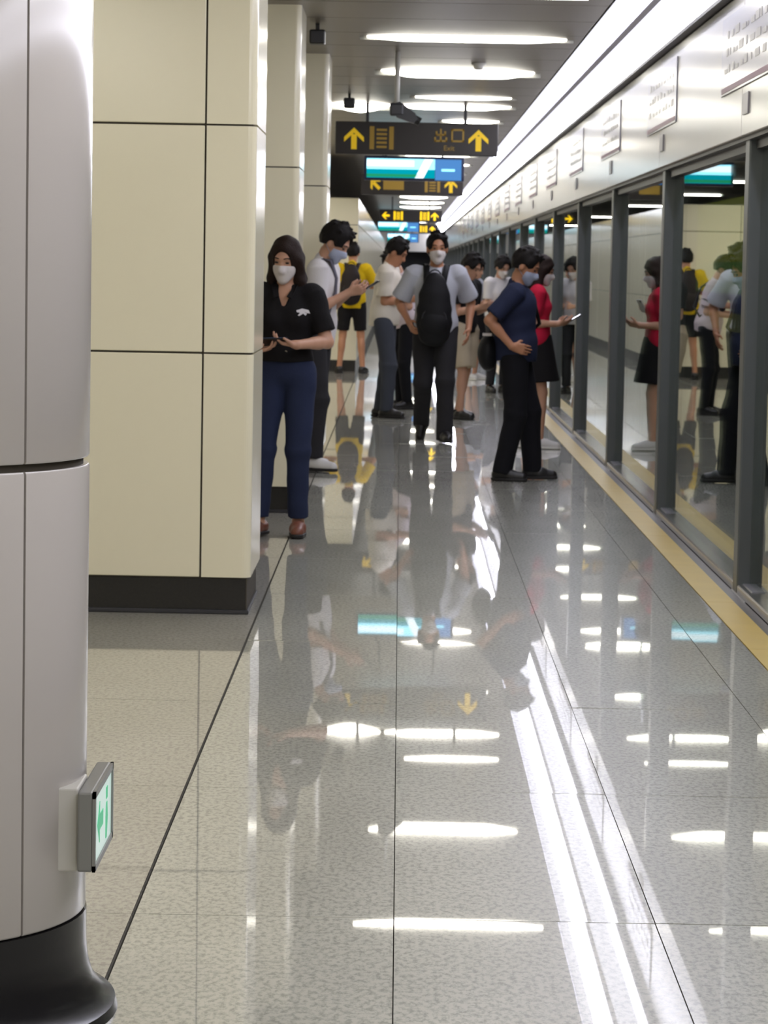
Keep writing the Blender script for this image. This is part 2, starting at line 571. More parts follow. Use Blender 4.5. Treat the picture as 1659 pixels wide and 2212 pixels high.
we = struct(empty('wall_far', (0, Y1, 0)), 'far end of the platform, white bulkhead above a dark passage')
obj('bulkhead', MB().box(-4.3, 1.56, 0, 0.3, 2.09, CEIL + 0.1).mesh('bulkhead', mat('white_bulkhead', (225, 222, 214), 0.5)), we)
obj('passage', MB().box(-4.3, 5.8, 1.2, 1.4, -1.3, 4.2).mesh('passage', mat('dark_passage', (62, 62, 66), 0.7)), we)

# ---------------------------------------------------------------- square columns
CX0 = 0.0


def corner_profile(w, d, r, t, n=6):
    """L-shaped cladding round the front right corner; origin at that corner, x to the left negative, y backward positive"""
    out = [(-w, 0.0)]
    for i in range(n + 1):
        a = -PI / 2 + (PI / 2) * i / n
        out.append((-r + r * math.cos(a), r + r * math.sin(a)))
    out.append((0.0, d))
    inn = [(-t, d)]
    for i in range(n + 1):
        a = -(PI / 2) * i / n
        ri = r - t
        inn.append((-r + ri * math.cos(a), r + ri * math.sin(a)))
    inn.append((-w, t))
    return out + inn


col_parts = {}
ZR = [(0.155, 1.086), (1.094, 2.026), (2.034, CEIL)]
for z0, z1 in ZR:
    h = z1 - z0
    col_parts[z0] = (
        MB().prism(corner_profile(0.206, 0.77, 0.035, 0.014), 0, h).mesh('corner_panel', M_CREAM),
        MB().box(-1.0, -0.214, 0, 0.014, 0, h, 0.004, 2).mesh('panel', M_CREAM),
        MB().box(-1.014, -1.0, 0.004, 0.77, 0, h, 0.003, 1).mesh('panel', M_CREAM),
        MB().box(-1.0, -0.02, 0.756, 0.77, 0, h, 0.003, 1).mesh('panel', M_CREAM))
core_me = MB().box(-0.99, -0.015, 0.013, 0.755, 0.0, CEIL).mesh('core', M_JOINT)
base_me = MB().box(-0.995, -0.016, 0.012, 0.76, 0.0, 0.152, 0.004, 1).mesh('base', M_BASE)
kerb_me = MB().box(-1.005, -0.006, -0.002, 0.768, 0.0, 0.018, 0.004, 1).mesh('kerb', M_DARKM)


def square_column(x, y, label):
    t = empty('square_column', (x, y, 0))
    tag(t, label, 'column', 'cream clad square columns')
    obj('core', core_me, t)
    obj('base', base_me, t)
    obj('kerb', kerb_me, t)
    for z0, z1 in ZR:
        a, b, c, d = col_parts[z0]
        obj('corner_panel', a, t, (0, 0, z0))
        obj('front_panel', b, t, (0, 0, z0))
        obj('side_panel', c, t, (0, 0, z0))
        obj('back_panel', d, t, (0, 0, z0))
    return t


square_column(-0.604, 11.53, 'large cream square column with black base beside the woman in black')
square_column(-0.604, 16.36, 'cream square column directly behind the woman in black')
square_column(-0.54, 20.07, 'cream square column behind the man in the white shirt')
# lift and stair enclosure far along the platform
en = empty('stair_enclosure', (-0.6, 38.7, 0))
tag(en, 'distant cream clad stair enclosure behind the man in the yellow shirt', 'enclosure')
obj('core', MB().box(-2.6, -0.016, 0.016, 62.0, 0.0, 2.40).mesh('core', M_JOINT), en)
obj('base', MB().box(-2.6, -0.01, 0.01, 62.0, 0.0, 0.15).mesh('base', M_BASE), en)
for z0, z1 in ((0.155, 1.086), (1.094, 2.026), (2.034, 2.40)):
    for x0, x1 in ((-0.86, -0.004), (-1.73, -0.868), (-2.6, -1.738)):
        obj('front_panel', MB().box(x0, x1, 0, 0.014, z0, z1, 0.003, 1).mesh('front_panel', M_CREAM), en)
    for k in range(12):
        obj('side_panel', MB().box(-0.014, 0.0, 0.016 + k * 5.16, 5.15 + k * 5.16, z0, z1, 0.003, 1).mesh('side_panel', M_CREAM), en)

# ---------------------------------------------------------------- round column
rc = empty('round_column', (-0.974, 5.33, 0))
tag(rc, 'round column clad in curved grey white panels, nearest at the left', 'column')
R = 0.38
obj('core', MB().lathe([(R - 0.012, 0), (R - 0.012, CEIL), (0.05, CEIL), (0.05, 0)], 48).mesh('core', M_JOINT, True), rc)
s0 = math.radians(50)
for z0, z1 in ((0.203, 1.071), (1.086, 2.016), (2.030, CEIL)):
    for k in range(6):
        a = s0 + k * PI / 3
        g = 0.0028 / R
        obj('curved_panel', MB().lathe([(R - 0.012, z0), (R - 0.003, z0), (R, z0 + 0.004), (R, z1 - 0.004), (R - 0.003, z1), (R - 0.012, z1)], 20, a + g, a + PI / 3 - g).mesh('curved_panel', M_WHITEP, True), rc)
obj('flared_base', MB().lathe([(R + 0.002, 0.200), (R + 0.002, 0.14), (R + 0.006, 0.095), (R + 0.016, 0.06), (R + 0.034, 0.035), (R + 0.06, 0.018), (R + 0.065, 0.0), (0.1, 0.0), (0.1, 0.2)], 64).mesh('flared_base', mat('black_base_gloss', (30, 29, 30), 0.22), True), rc)
for p in rc.children:
    if p.name.startswith('curved_panel') or p.name.startswith('flared') or p.name.startswith('core'):
        md = p.modifiers.new('edge', 'EDGE_SPLIT')
        md.split_angle = math.radians(40)

# exit box on the round column
ex = empty('exit_sign_box', (-0.58, 5.31, 0.30))
tag(ex, 'small illuminated green exit box fixed low on the round column', 'sign')
obj('mount', MB().box(-0.066, -0.010, -0.135, 0.02, 0.008, 0.168, 0.004, 2).mesh('mount', M_WHITEPL), ex)
obj('housing', MB().box(-0.008, 0.020, -0.165, 0.165, 0.014, 0.166, 0.004, 2).mesh('housing', M_GREYPL), ex)
fr = obj('face_frame', MB().box(0.020, 0.026, -0.165, 0.165, 0.014, 0.026).box(0.020, 0.026, -0.165, 0.165, 0.154, 0.166).box(0.020, 0.026, -0.165, -0.152, 0.014, 0.166).box(0.020, 0.026, 0.152, 0.165, 0.014, 0.166).mesh('face_frame', M_GREYPL), ex)
pic = obj('face', MB().box(0.019, 0.0225, -0.152, 0.152, 0.026, 0.154).mesh('face', mat('exit_face', (215, 232, 224), 0.3, emit=(190, 226, 212), estr=0.28)), ex)
M_EXG = mat('exit_green', (70, 190, 140), 0.4, emit=(60, 190, 130), estr=0.25)
g = MB()
g.prism([(-0.10, 0.09), (-0.06, 0.13), (-0.06, 0.105), (0.0, 0.105), (0.0, 0.075), (-0.06, 0.075), (-0.06, 0.05)], 0.0225, 0.0235, 'x')
g.prism([(0.05, 0.035), (0.068, 0.035), (0.085, 0.075), (0.075, 0.105), (0.058, 0.105), (0.05, 0.08)], 0.0225, 0.0235, 'x')
g.box(0.0225, 0.0235, 0.055, 0.08, 0.112, 0.135)
obj('pictogram', g.mesh('pictogram', M_EXG), pic)


# ---------------------------------------------------------------- hanging signs
def arrow(m, cx, cz, s, ang=0.0, y0=-0.004, y1=0.0):
    pts = [(0, 0.5), (0.46, 0.05), (0.46, -0.16), (0.13, 0.14), (0.13, -0.5), (-0.13, -0.5), (-0.13, 0.14), (-0.46, -0.16), (-0.46, 0.05)]
    c, s_ = math.cos(ang), math.sin(ang)
    # split in convex pieces so that the polygon triangulates cleanly
    def T(p):
        return (cx + s * (p[0] * c - p[1] * s_), cz + s * (p[0] * s_ + p[1] * c))
    m.prism([T(p) for p in ((-0.13, -0.5), (0.13, -0.5), (0.13, 0.2), (-0.13, 0.2))], y0, y1, 'y')
    m.prism([T(p) for p in ((0, 0.5), (0.46, 0.06), (0.46, -0.16), (0, 0.26))], y0, y1, 'y')
    m.prism([T(p) for p in ((0, 0.5), (0, 0.26), (-0.46, -0.16), (-0.46, 0.06))], y0, y1, 'y')


def hanging_sign(label, x0, x1, z0, z1, y, items, rods, my, group='hanging direction signs'):
    t = empty('direction_sign', ((x0 + x1) / 2, y, z0))
    tag(t, label, 'sign', group)
    w = (x1 - x0) / 2
    h = z1 - z0
    obj('housing', MB().box(-w, w, 0.0, 0.12, 0, h, 0.006, 1).mesh('housing', M_SIGN), t)
    for rx in rods:
        obj('rod', MB().box(rx - 0.014, rx + 0.014, 0.046, 0.074, h, CEIL - z0).mesh('rod', M_DARKM), t)
    for kind, fx, dim in items:
        cx = -w + 2 * w * fx
        m = MB()
        mm = M_SIGNDIM if dim else my
        if kind == 'up':
            arrow(m, cx, h * 0.48, h * 0.66)
            obj('arrow', m.mesh('arrow', mm), t)
        elif kind == 'left':
            arrow(m, cx, h * 0.5, h * 0.62, PI / 2)
            obj('arrow', m.mesh('arrow', mm), t)
        elif kind == 'upleft':
            arrow(m, cx, h * 0.5, h * 0.62, PI / 4)
            obj('arrow', m.mesh('arrow', mm), t)
        elif kind == 'bars':     # escalator pictogram: two posts, treads between
            for s in (-1, 1):
                m.box(cx + s * h * 0.30 - h * 0.07, cx + s * h * 0.30 + h * 0.07, -0.004, 0, h * 0.16, h * 0.86)
            for q in range(5):
                m.box(cx - h * 0.16, cx + h * 0.16, -0.004, 0, h * (0.2 + 0.13 * q), h * (0.27 + 0.13 * q))
            obj('pictogram', m.mesh('pictogram', M_SIGNDIM if dim or my is M_SIGNY else my), t)
        elif kind == 'exit':     # the two characters for exit
            u = h * 0.40
            b = h * 0.42
            a = cx - u * 1.15
            th = u * 0.14
            m.box(a + u * 0.43, a + u * 0.57, -0.004, 0, b, b + u)
            for zz, ww in ((0.0, 1.0), (0.46, 0.8)):
                lo, hi = a + u * (0.5 - ww / 2), a + u * (0.5 + ww / 2)
                m.box(lo, hi, -0.004, 0, b + u * zz, b + u * zz + th)
                m.box(lo, lo + th, -0.004, 0, b + u * zz, b + u * (zz + 0.36))
                m.box(hi - th, hi, -0.004, 0, b + u * zz, b + u * (zz + 0.36))
            a = cx + u * 0.15
            m.box(a, a + u, -0.004, 0, b, b + th)
            m.box(a, a + u, -0.004, 0, b + u * 0.86, b + u)
            m.box(a, a + th, -0.004, 0, b, b + u)
            m.box(a + u - th, a + u, -0.004, 0, b, b + u)
            obj('characters', m.mesh('characters', M_SIGNDIM if my is M_SIGNY else my), t)
        elif kind == 'block':
            m.box(cx - h * 0.5, cx + h * 0.5, -0.004, 0, h * 0.25, h * 0.75)
            obj('lettering', m.mesh('lettering', M_SIGNDIM), t)
        elif kind == 'word':
            tx = bpy.data.curves.new('word', 'FONT')
            tx.body = 'Exit'
            tx.size = h * 0.22
            tx.extrude = 0.001
            tx.align_x = 'CENTER'
            tx.materials.append(M_SIGNDIM)
            o_ = bpy.data.objects.new('lettering', tx)
            COL.objects.link(o_)
            me_ = bpy.data.meshes.new_from_object(o_)
            bpy.data.objects.remove(o_)
            o_ = obj('lettering', me_, t)
            o_.location = (cx, -0.003, h * 0.16)
            o_.rotation_euler = (PI / 2, 0, 0)
    return t


hanging_sign('large black hanging sign with two yellow up arrows and two exit characters', -0.632, 0.879, 2.498, 2.80, 26.0,
             [('up', 0.115, 0), ('bars', 0.285, 0), ('exit', 0.70, 0), ('word', 0.70, 0), ('up', 0.88, 0)], (-0.46, 0.45), M_SIGNY)
hanging_sign('smaller black hanging sign with dim yellow arrows, below the blue screen', -0.565, 0.825, 2.435, 2.715, 38.0,
             [('upleft', 0.14, 0), ('block', 0.32, 1), ('bars', 0.70, 1), ('up', 0.88, 0)], (-0.4, 0.4), M_SIGNY)
hanging_sign('far black hanging sign with bright yellow left and up arrows', -0.481, 0.867, 2.427, 2.69, 60.0,
             [('left', 0.10, 0), ('bars', 0.30, 0), ('bars', 0.72, 0), ('up', 0.88, 0)], (-0.4, 0.4), M_SIGNYB)
hanging_sign('farthest small black hanging sign with a bright yellow arrow', 0.475, 1.02, 2.40, 2.66, 78.0,
             [('bars', 0.25, 0), ('up', 0.7, 0)], (0.0,), M_SIGNYB)


def screen(label, x0, x1, z0, z1, y, mirror=False):
    t = empty('display_screen', ((x0 + x1) / 2, y, z0))
    tag(t, label, 'screen', 'blue arrival displays')
    w = (x1 - x0) / 2
    h = z1 - z0
    obj('housing', MB().box(-w - 0.03, w + 0.03, 0, 0.10, -0.03, h + 0.03, 0.008, 1).mesh('housing', M_SCRBLUE), t)
    for rx in (-w * 0.6, w * 0.6):
        obj('rod', MB().box(rx - 0.012, rx + 0.012, 0.04, 0.064, h + 0.02, CEIL - 0.001 - z0).mesh('rod', M_DARKM), t)
    sp = w * 0.44
    obj('display', MB().box(-w, sp, -0.003, 0.0, h * 0.45, h).mesh('display', M_CYAN), t)
    obj('display', MB().box(-w, sp, -0.003, 0.0, 0, h * 0.45).mesh('display', M_TEAL), t)
    obj('display', MB().box(sp + 0.004, w, -0.003, 0.0, -0.02, h).mesh('display', M_SKY), t)
    obj('headline', MB().box(-w, w * 0.0, -0.005, -0.002, h * 0.6, h * 0.92).mesh('headline', M_WHITES), t)
    obj('headline', MB().prism([(w * 0.02, 0.0), (w * 0.2, 0.0), (w * 0.40, h), (w * 0.22, h)], -0.006, -0.004, 'y').mesh('headline', M_WHITES), t)
    obj('band', MB().box(-w, w * 0.1, -0.006, -0.003, h * 0.04, h * 0.2).mesh('band', M_GREENT), t)
    obj('icon', MB().box(w * 0.58, w * 0.86, -0.006, -0.002, h * 0.38, h * 0.50).mesh('icon', M_CYAN), t)
    return t


screen('blue and cyan arrival screen hanging just below the large arrow sign', -0.40, 0.65, 2.445, 2.655, 31.0)
screen('distant blue arrival screen below the far yellow arrow sign', -0.62, 0.45, 2.42, 2.64, 74.0)
screen('tiny farthest blue arrival screen above the white T-shirt man', -0.50, 0.60, 2.38, 2.66, 101.0)

# security camera on its pole
cc = empty('security_camera', (-0.05, 19.75, CEIL))
tag(cc, 'dark security camera on a white ceiling pole before the arrow sign', 'camera')
obj('pole', MB().tube([(0, 0, 0), (0, 0, -0.43)], 0.018, 12).mesh('pole', M_WHITEPL, True), cc)
obj('bracket', MB().box(-0.05, 0.05, -0.05, 0.05, -0.45, -0.36, 0.015, 2).mesh('bracket', M_DARKM), cc)
obj('camera_body', MB().prism([(-0.03, -0.37), (0.02, -0.35), (0.13, -0.43), (0.15, -0.47), (0.12, -0.50), (0.0, -0.46)], -0.045, 0.045, 'y').mesh('camera_body', M_DARKM), cc)
obj('lens', MB().tube([(0.12, 0, -0.465), (0.165, 0, -0.49)], 0.03, 12).mesh('lens', M_BLACK), cc)

# small ceiling fittings
sd = empty('smoke_detector', (0.545, 20.7, CEIL))
tag(sd, 'small round smoke detector on the ceiling between two light strips', 'detector')
obj('base', MB().lathe([(0.055, -0.001), (0.055, -0.015), (0.001, -0.015), (0.001, -0.001)], 20).mesh('base', M_WHITEPL, True), sd)
obj('cap', MB().lathe([(0.04, -0.014), (0.034, -0.04), (0.02, -0.05), (0.001, -0.05), (0.001, -0.014)], 20).mesh('cap', M_WHITEPL, True), sd)
for lab, x, y in (('black ceiling speaker beside the top of the column behind the woman', -0.55, 17.6), ('small black ceiling speaker above the man in the white shirt', -0.48, 24.6)):
    sp_ = empty('ceiling_speaker', (x, y, CEIL))
    tag(sp_, lab, 'speaker', 'black speakers under the ceiling')
    obj('bracket', MB().box(-0.012, 0.012, -0.02, 0.02, -0.05, 0).mesh('bracket', M_BLACK), sp_)
    obj('cabinet', MB().box(-0.05, 0.05, -0.06, 0.06, -0.13, -0.04, 0.012, 2).mesh('cabinet', M_BLACK), sp_)
    obj('grille', MB().box(-0.04, 0.04, -0.064, -0.058, -0.12, -0.05).mesh('grille', M_DARKM), sp_)

# ---------------------------------------------------------------- people: signed distance sculpting
class Grid:
    def __init__(self, lo, hi, res):
        self.lo = np.array(lo, float)
        self.res = res
        self.n = np.ceil((np.array(hi, float) - self.lo) / res).astype(int) + 1
        self.v = np.full(tuple(self.n), 1.0, np.float32)

    def _win(self, lo, hi):
        a = np.clip(np.floor((np.array(lo) - self.lo) / self.res).astype(int), 0, self.n - 1)
        b = np.clip(np.ceil((np.array(hi) - self.lo) / self.res).astype(int) + 1, 1, self.n)
        sl = tuple(slice(i, max(j, i + 1)) for i, j in zip(a, b))
        ax = [(np.arange(t.start, t.stop) * self.res + self.lo[i]).astype(np.float32) for i, t in enumerate(sl)]
        return sl, ax[0][:, None, None], ax[1][None, :, None], ax[2][None, None, :]

    def _mix(self, sl, d, k):
        v = self.v[sl]
        if k > 0:
            h = np.clip(0.5 + 0.5 * (v - d) / k, 0, 1)
            self.v[sl] = v + (d - v) * h - k * h * (1 - h)
        else:
            self.v[sl] = np.minimum(v, d)

    def cap(self, a, b, ra, rb=None, k=0.02, flat=False, sq=None):
        """tapered capsule; flat: ends cut square"""
        rb = ra if rb is None else rb
        a = np.array(a, float)
        b = np.array(b, float)
        m = max(ra, rb) + k + 0.03
        sl, X, Y, Z = self._win(np.minimum(a, b) - m, np.maximum(a, b) + m)
        d = b - a
        L2 = max(float(d @ d), 1e-9)
        t = ((X - a[0]) * d[0] + (Y - a[1]) * d[1] + (Z - a[2]) * d[2]) / L2
        tc = np.clip(t, 0, 1)
        if flat:
            px, py, pz = X - a[0] - t * d[0], Y - a[1] - t * d[1], Z - a[2] - t * d[2]
            r = np.sqrt(px * px + py * py + pz * pz) - (ra + (rb - ra) * tc)
            L = math.sqrt(L2)
            q = np.maximum(r, np.maximum(-t * L, (t - 1) * L))
        else:
            px, py, pz = X - a[0] - tc * d[0], Y - a[1] - tc * d[1], Z - a[2] - tc * d[2]
            q = np.sqrt(px * px + py * py + pz * pz) - (ra + (rb - ra) * tc)
        self._mix(sl, q.astype(np.float32), k)

    def ell(self, c, r, R=None, k=0.02, sub=False):
        c = np.array(c, float)
        r = np.array(r, float)
        m = float(r.max()) + k + 0.03
        sl, X, Y, Z = self._win(c - m, c + m)
        x, y, z = X - c[0], Y - c[1], Z - c[2]
        if R is not None:
            R = np.array(R)
            x, y, z = (R[0, 0] * x + R[1, 0] * y + R[2, 0] * z, R[0, 1] * x + R[1, 1] * y + R[2, 1] * z, R[0, 2] * x + R[1, 2] * y + R[2, 2] * z)
        k0 = np.sqrt((x / r[0]) ** 2 + (y / r[1]) ** 2 + (z / r[2]) ** 2) + 1e-6
        k1 = np.sqrt((x / r[0] ** 2) ** 2 + (y / r[1] ** 2) ** 2 + (z / r[2] ** 2) ** 2) + 1e-6
        d = (k0 * (k0 - 1) / k1).astype(np.float32)
        if sub:
            self.v[sl] = np.maximum(self.v[sl], -d)
        else:
            self._mix(sl, d, k)

    def cut(self, p, n):
        """keep the side that n points away from"""
        sl, X, Y, Z = self._win(self.lo, self.lo + self.n * self.res)
        n = np.array(n, float)
        n /= np.linalg.norm(n)
        self.v = np.maximum(self.v, ((X - p[0]) * n[0] + (Y - p[1]) * n[1] + (Z - p[2]) * n[2]).astype(np.float32))

    def wrinkle(self, amp, f=38.0, seed=0):
        sl, X, Y, Z = self._win(self.lo, self.lo + self.n * self.res)
        w = np.sin(f * (0.5 * X + 0.35 * Z + 0.4 * Y) + seed + 2.2 * np.sin(9 * Z + seed)) * np.sin(f * 0.55 * (Z * 0.9 - 0.5 * X + 0.3 * Y) + 1.7 * seed)
        self.v = self.v + (amp * w).astype(np.float32)

    def front(self, x, z, sgn=-1):
        """y of the first surface met at (x, z), looking along +y (sgn -1) or -y"""
        i = int(round((x - self.lo[0]) / self.res))
        k = int(round((z - self.lo[2]) / self.res))
        col = self.v[min(max(i, 0), self.n[0] - 1), :, min(max(k, 0), self.n[2] - 1)]
        idx = np.nonzero(col < 0)[0]
        if len(idx) == 0:
            return None
        j = idx[0] if sgn < 0 else idx[-1]
        return self.lo[1] + j * self.res

    def mesh(self, name, material, scale=1.0):
        v = np.pad(self.v, 1, constant_values=1.0)
        lo = self.lo - self.res
        ins = v < 0
        c = np.zeros(tuple(np.array(v.shape) - 1), np.int8)
        for dx in (0, 1):
            for dy in (0, 1):
                for dz in (0, 1):
                    c += ins[dx:dx + c.shape[0], dy:dy + c.shape[1], dz:dz + c.shape[2]]
        act = np.argwhere((c > 0) & (c < 8))
        idx = np.full(c.shape, -1, np.int32)
        idx[tuple(act.T)] = np.arange(len(act))
        acc = np.zeros((len(act), 3))
        cnt = np.zeros(len(act))
        A = act
        for ax in range(3):
            o1, o2 = [q for q in range(3) if q != ax]
            for u in (0, 1):
                for w in (0, 1):
                    p0 = A.copy()
                    p0[:, o1] += u
                    p0[:, o2] += w
                    p1 = p0.copy()
                    p1[:, ax] += 1
                    a = v[tuple(p0.T)]
                    b = v[tuple(p1.T)]
                    m = (a < 0) != (b < 0)
                    t = np.where(m, a / np.where(m, a - b, 1), 0)
                    q = p0.astype(float)
                    q[:, ax] += t
                    acc[m] += q[m]
                    cnt[m] += 1
        P = (acc / cnt[:, None]) * self.res + lo
        faces = []
        for ax in range(3):
            o1, o2 = (ax + 1) % 3, (ax + 2) % 3
            s0 = [slice(1, -1)] * 3
            s0[ax] = slice(0, -1)
            s1 = list(s0)
            s1[ax] = slice(1, None)
            a = ins[tuple(s0)]
            b = ins[tuple(s1)]
            for flip, m in ((False, a & ~b), (True, ~a & b)):
                e = np.argwhere(m)
                if not len(e):
                    continue
                e = e + 1
                e[:, ax] -= 1
                q = []
                for (i, j) in ((-1, -1), (0, -1), (0, 0), (-1, 0)):
                    z = e.copy()
                    z[:, o1] += i
                    z[:, o2] += j
                    q.append(idx[tuple(z.T)])
                f = np.stack(q if not flip else q[::-1], 1)
                faces.append(f)
        F = np.concatenate(faces)
        me = bpy.data.meshes.new(name)
        me.vertices.add(len(P))
        me.vertices.foreach_set('co', (P * scale).astype(np.float32).ravel())
        me.loops.add(F.size)
        me.loops.foreach_set('vertex_index', F.astype(np.int32).ravel())
        me.polygons.add(len(F))
        me.polygons.foreach_set('loop_start', np.arange(0, F.size, 4, dtype=np.int32))
        me.polygons.foreach_set('use_smooth', np.ones(len(F), bool))
        me.update(calc_edges=True)
        me.validate()
        me.materials.append(material)
        return me


def rot(yaw=0, pitch=0, roll=0):
    """pitch > 0 tips forward (towards -y), yaw > 0 turns to the person's left (+x)"""
    return np.array(Matrix.Rotation(math.radians(yaw), 3, 'Z') @ Matrix.Rotation(math.radians(pitch), 3, 'X') @ Matrix.Rotation(math.radians(roll), 3, 'Y'))


def unit(v):
    v = np.array(v, float)
    return v / (np.linalg.norm(v) + 1e-9)


def ik(a, b, l1, l2, pole):
    a = np.array(a, float)
    b = np.array(b, float)
    d = b - a
    L = np.linalg.norm(d)
    if L > (l1 + l2) * 0.995:
        b = a + d / L * (l1 + l2) * 0.995
        L = (l1 + l2) * 0.995
    u = unit(b - a)
    x = (L * L + l1 * l1 - l2 * l2) / (2 * L)
    h = math.sqrt(max(l1 * l1 - x * x, 0))
    p = np.array(pole, float)
    p = unit(p - u * (p @ u))
    return a + u * x + p * h, b


SKIN = mat('skin', (196, 150, 124), 0.5, var=0.06, vscale=14)
SKIN_D = mat('skin_tan', (184, 130, 98), 0.5, var=0.06, vscale=14)
M_HAIR = mat('black_hair', (22, 18, 17), 0.62, bump=0.6, bscale=200, spec=0.2)
M_HAIRB = mat('brown_black_hair', (38, 25, 20), 0.6, bump=0.6, bscale=200, spec=0.2)
M_MASKW = mat('white_mask', (214, 206, 202), 0.7, bump=0.15, bscale=90)
M_MASKB = mat('pale_blue_mask', (170, 178, 200), 0.7)
M_EYE = mat('eye_dark', (30, 22, 20), 0.3)


def cloth(name, col, var=0.08, rough=0.85):
    return mat(name, col, rough, var=var, vscale=9, bump=0.25, bscale=130, spec=0.25)


def hand(g, w, d, n, t, curl, r=0.0082, k=0.006, s=1.0):
    """w wrist, d finger direction, n palm side, t thumb side"""
    d, n = unit(d), np.array(n, float)
    n = unit(n - d * (n @ d))
    t = np.array(t, float)
    t = unit(t - d * (t @ d) - n * (t @ n))
    g.cap(w, w + d * 0.02, 0.024, 0.022, 0.012)
    for o in (0.031, 0.0105, -0.0105, -0.030):
        kn = w + d * (0.088 if abs(o) < 0.02 else 0.082) * s + t * o
        g.cap(w + d * 0.02 + t * o * 0.6, kn, 0.0145, 0.0115, 0.010)
    for o, L in ((0.0315, 0.072), (0.0105, 0.082), (-0.0105, 0.076), (-0.0305, 0.058)):
        p = w + d * (0.088 if abs(o) < 0.02 else 0.082) * s + t * o
        a = curl * 0.55
        for f, rr in ((0.45, r), (0.32, r * 0.92), (0.23, r * 0.82)):
            q = p + (d * math.cos(a) + n * math.sin(a)) * L * f * s
            g.cap(p, q, rr, rr * 0.93, 0.003)
            p = q
            a += curl * 0.6
    p = w + d * 0.028 + t * 0.026
    q = p + unit(d * 0.62 + t * 0.62 + n * 0.45) * 0.044
    g.cap(p, q, 0.0125, 0.0105, 0.008)
    g.cap(q, q + unit(d * 0.9 + t * 0.12 + n * 0.4) * 0.034, 0.0095, 0.0075, 0.004)


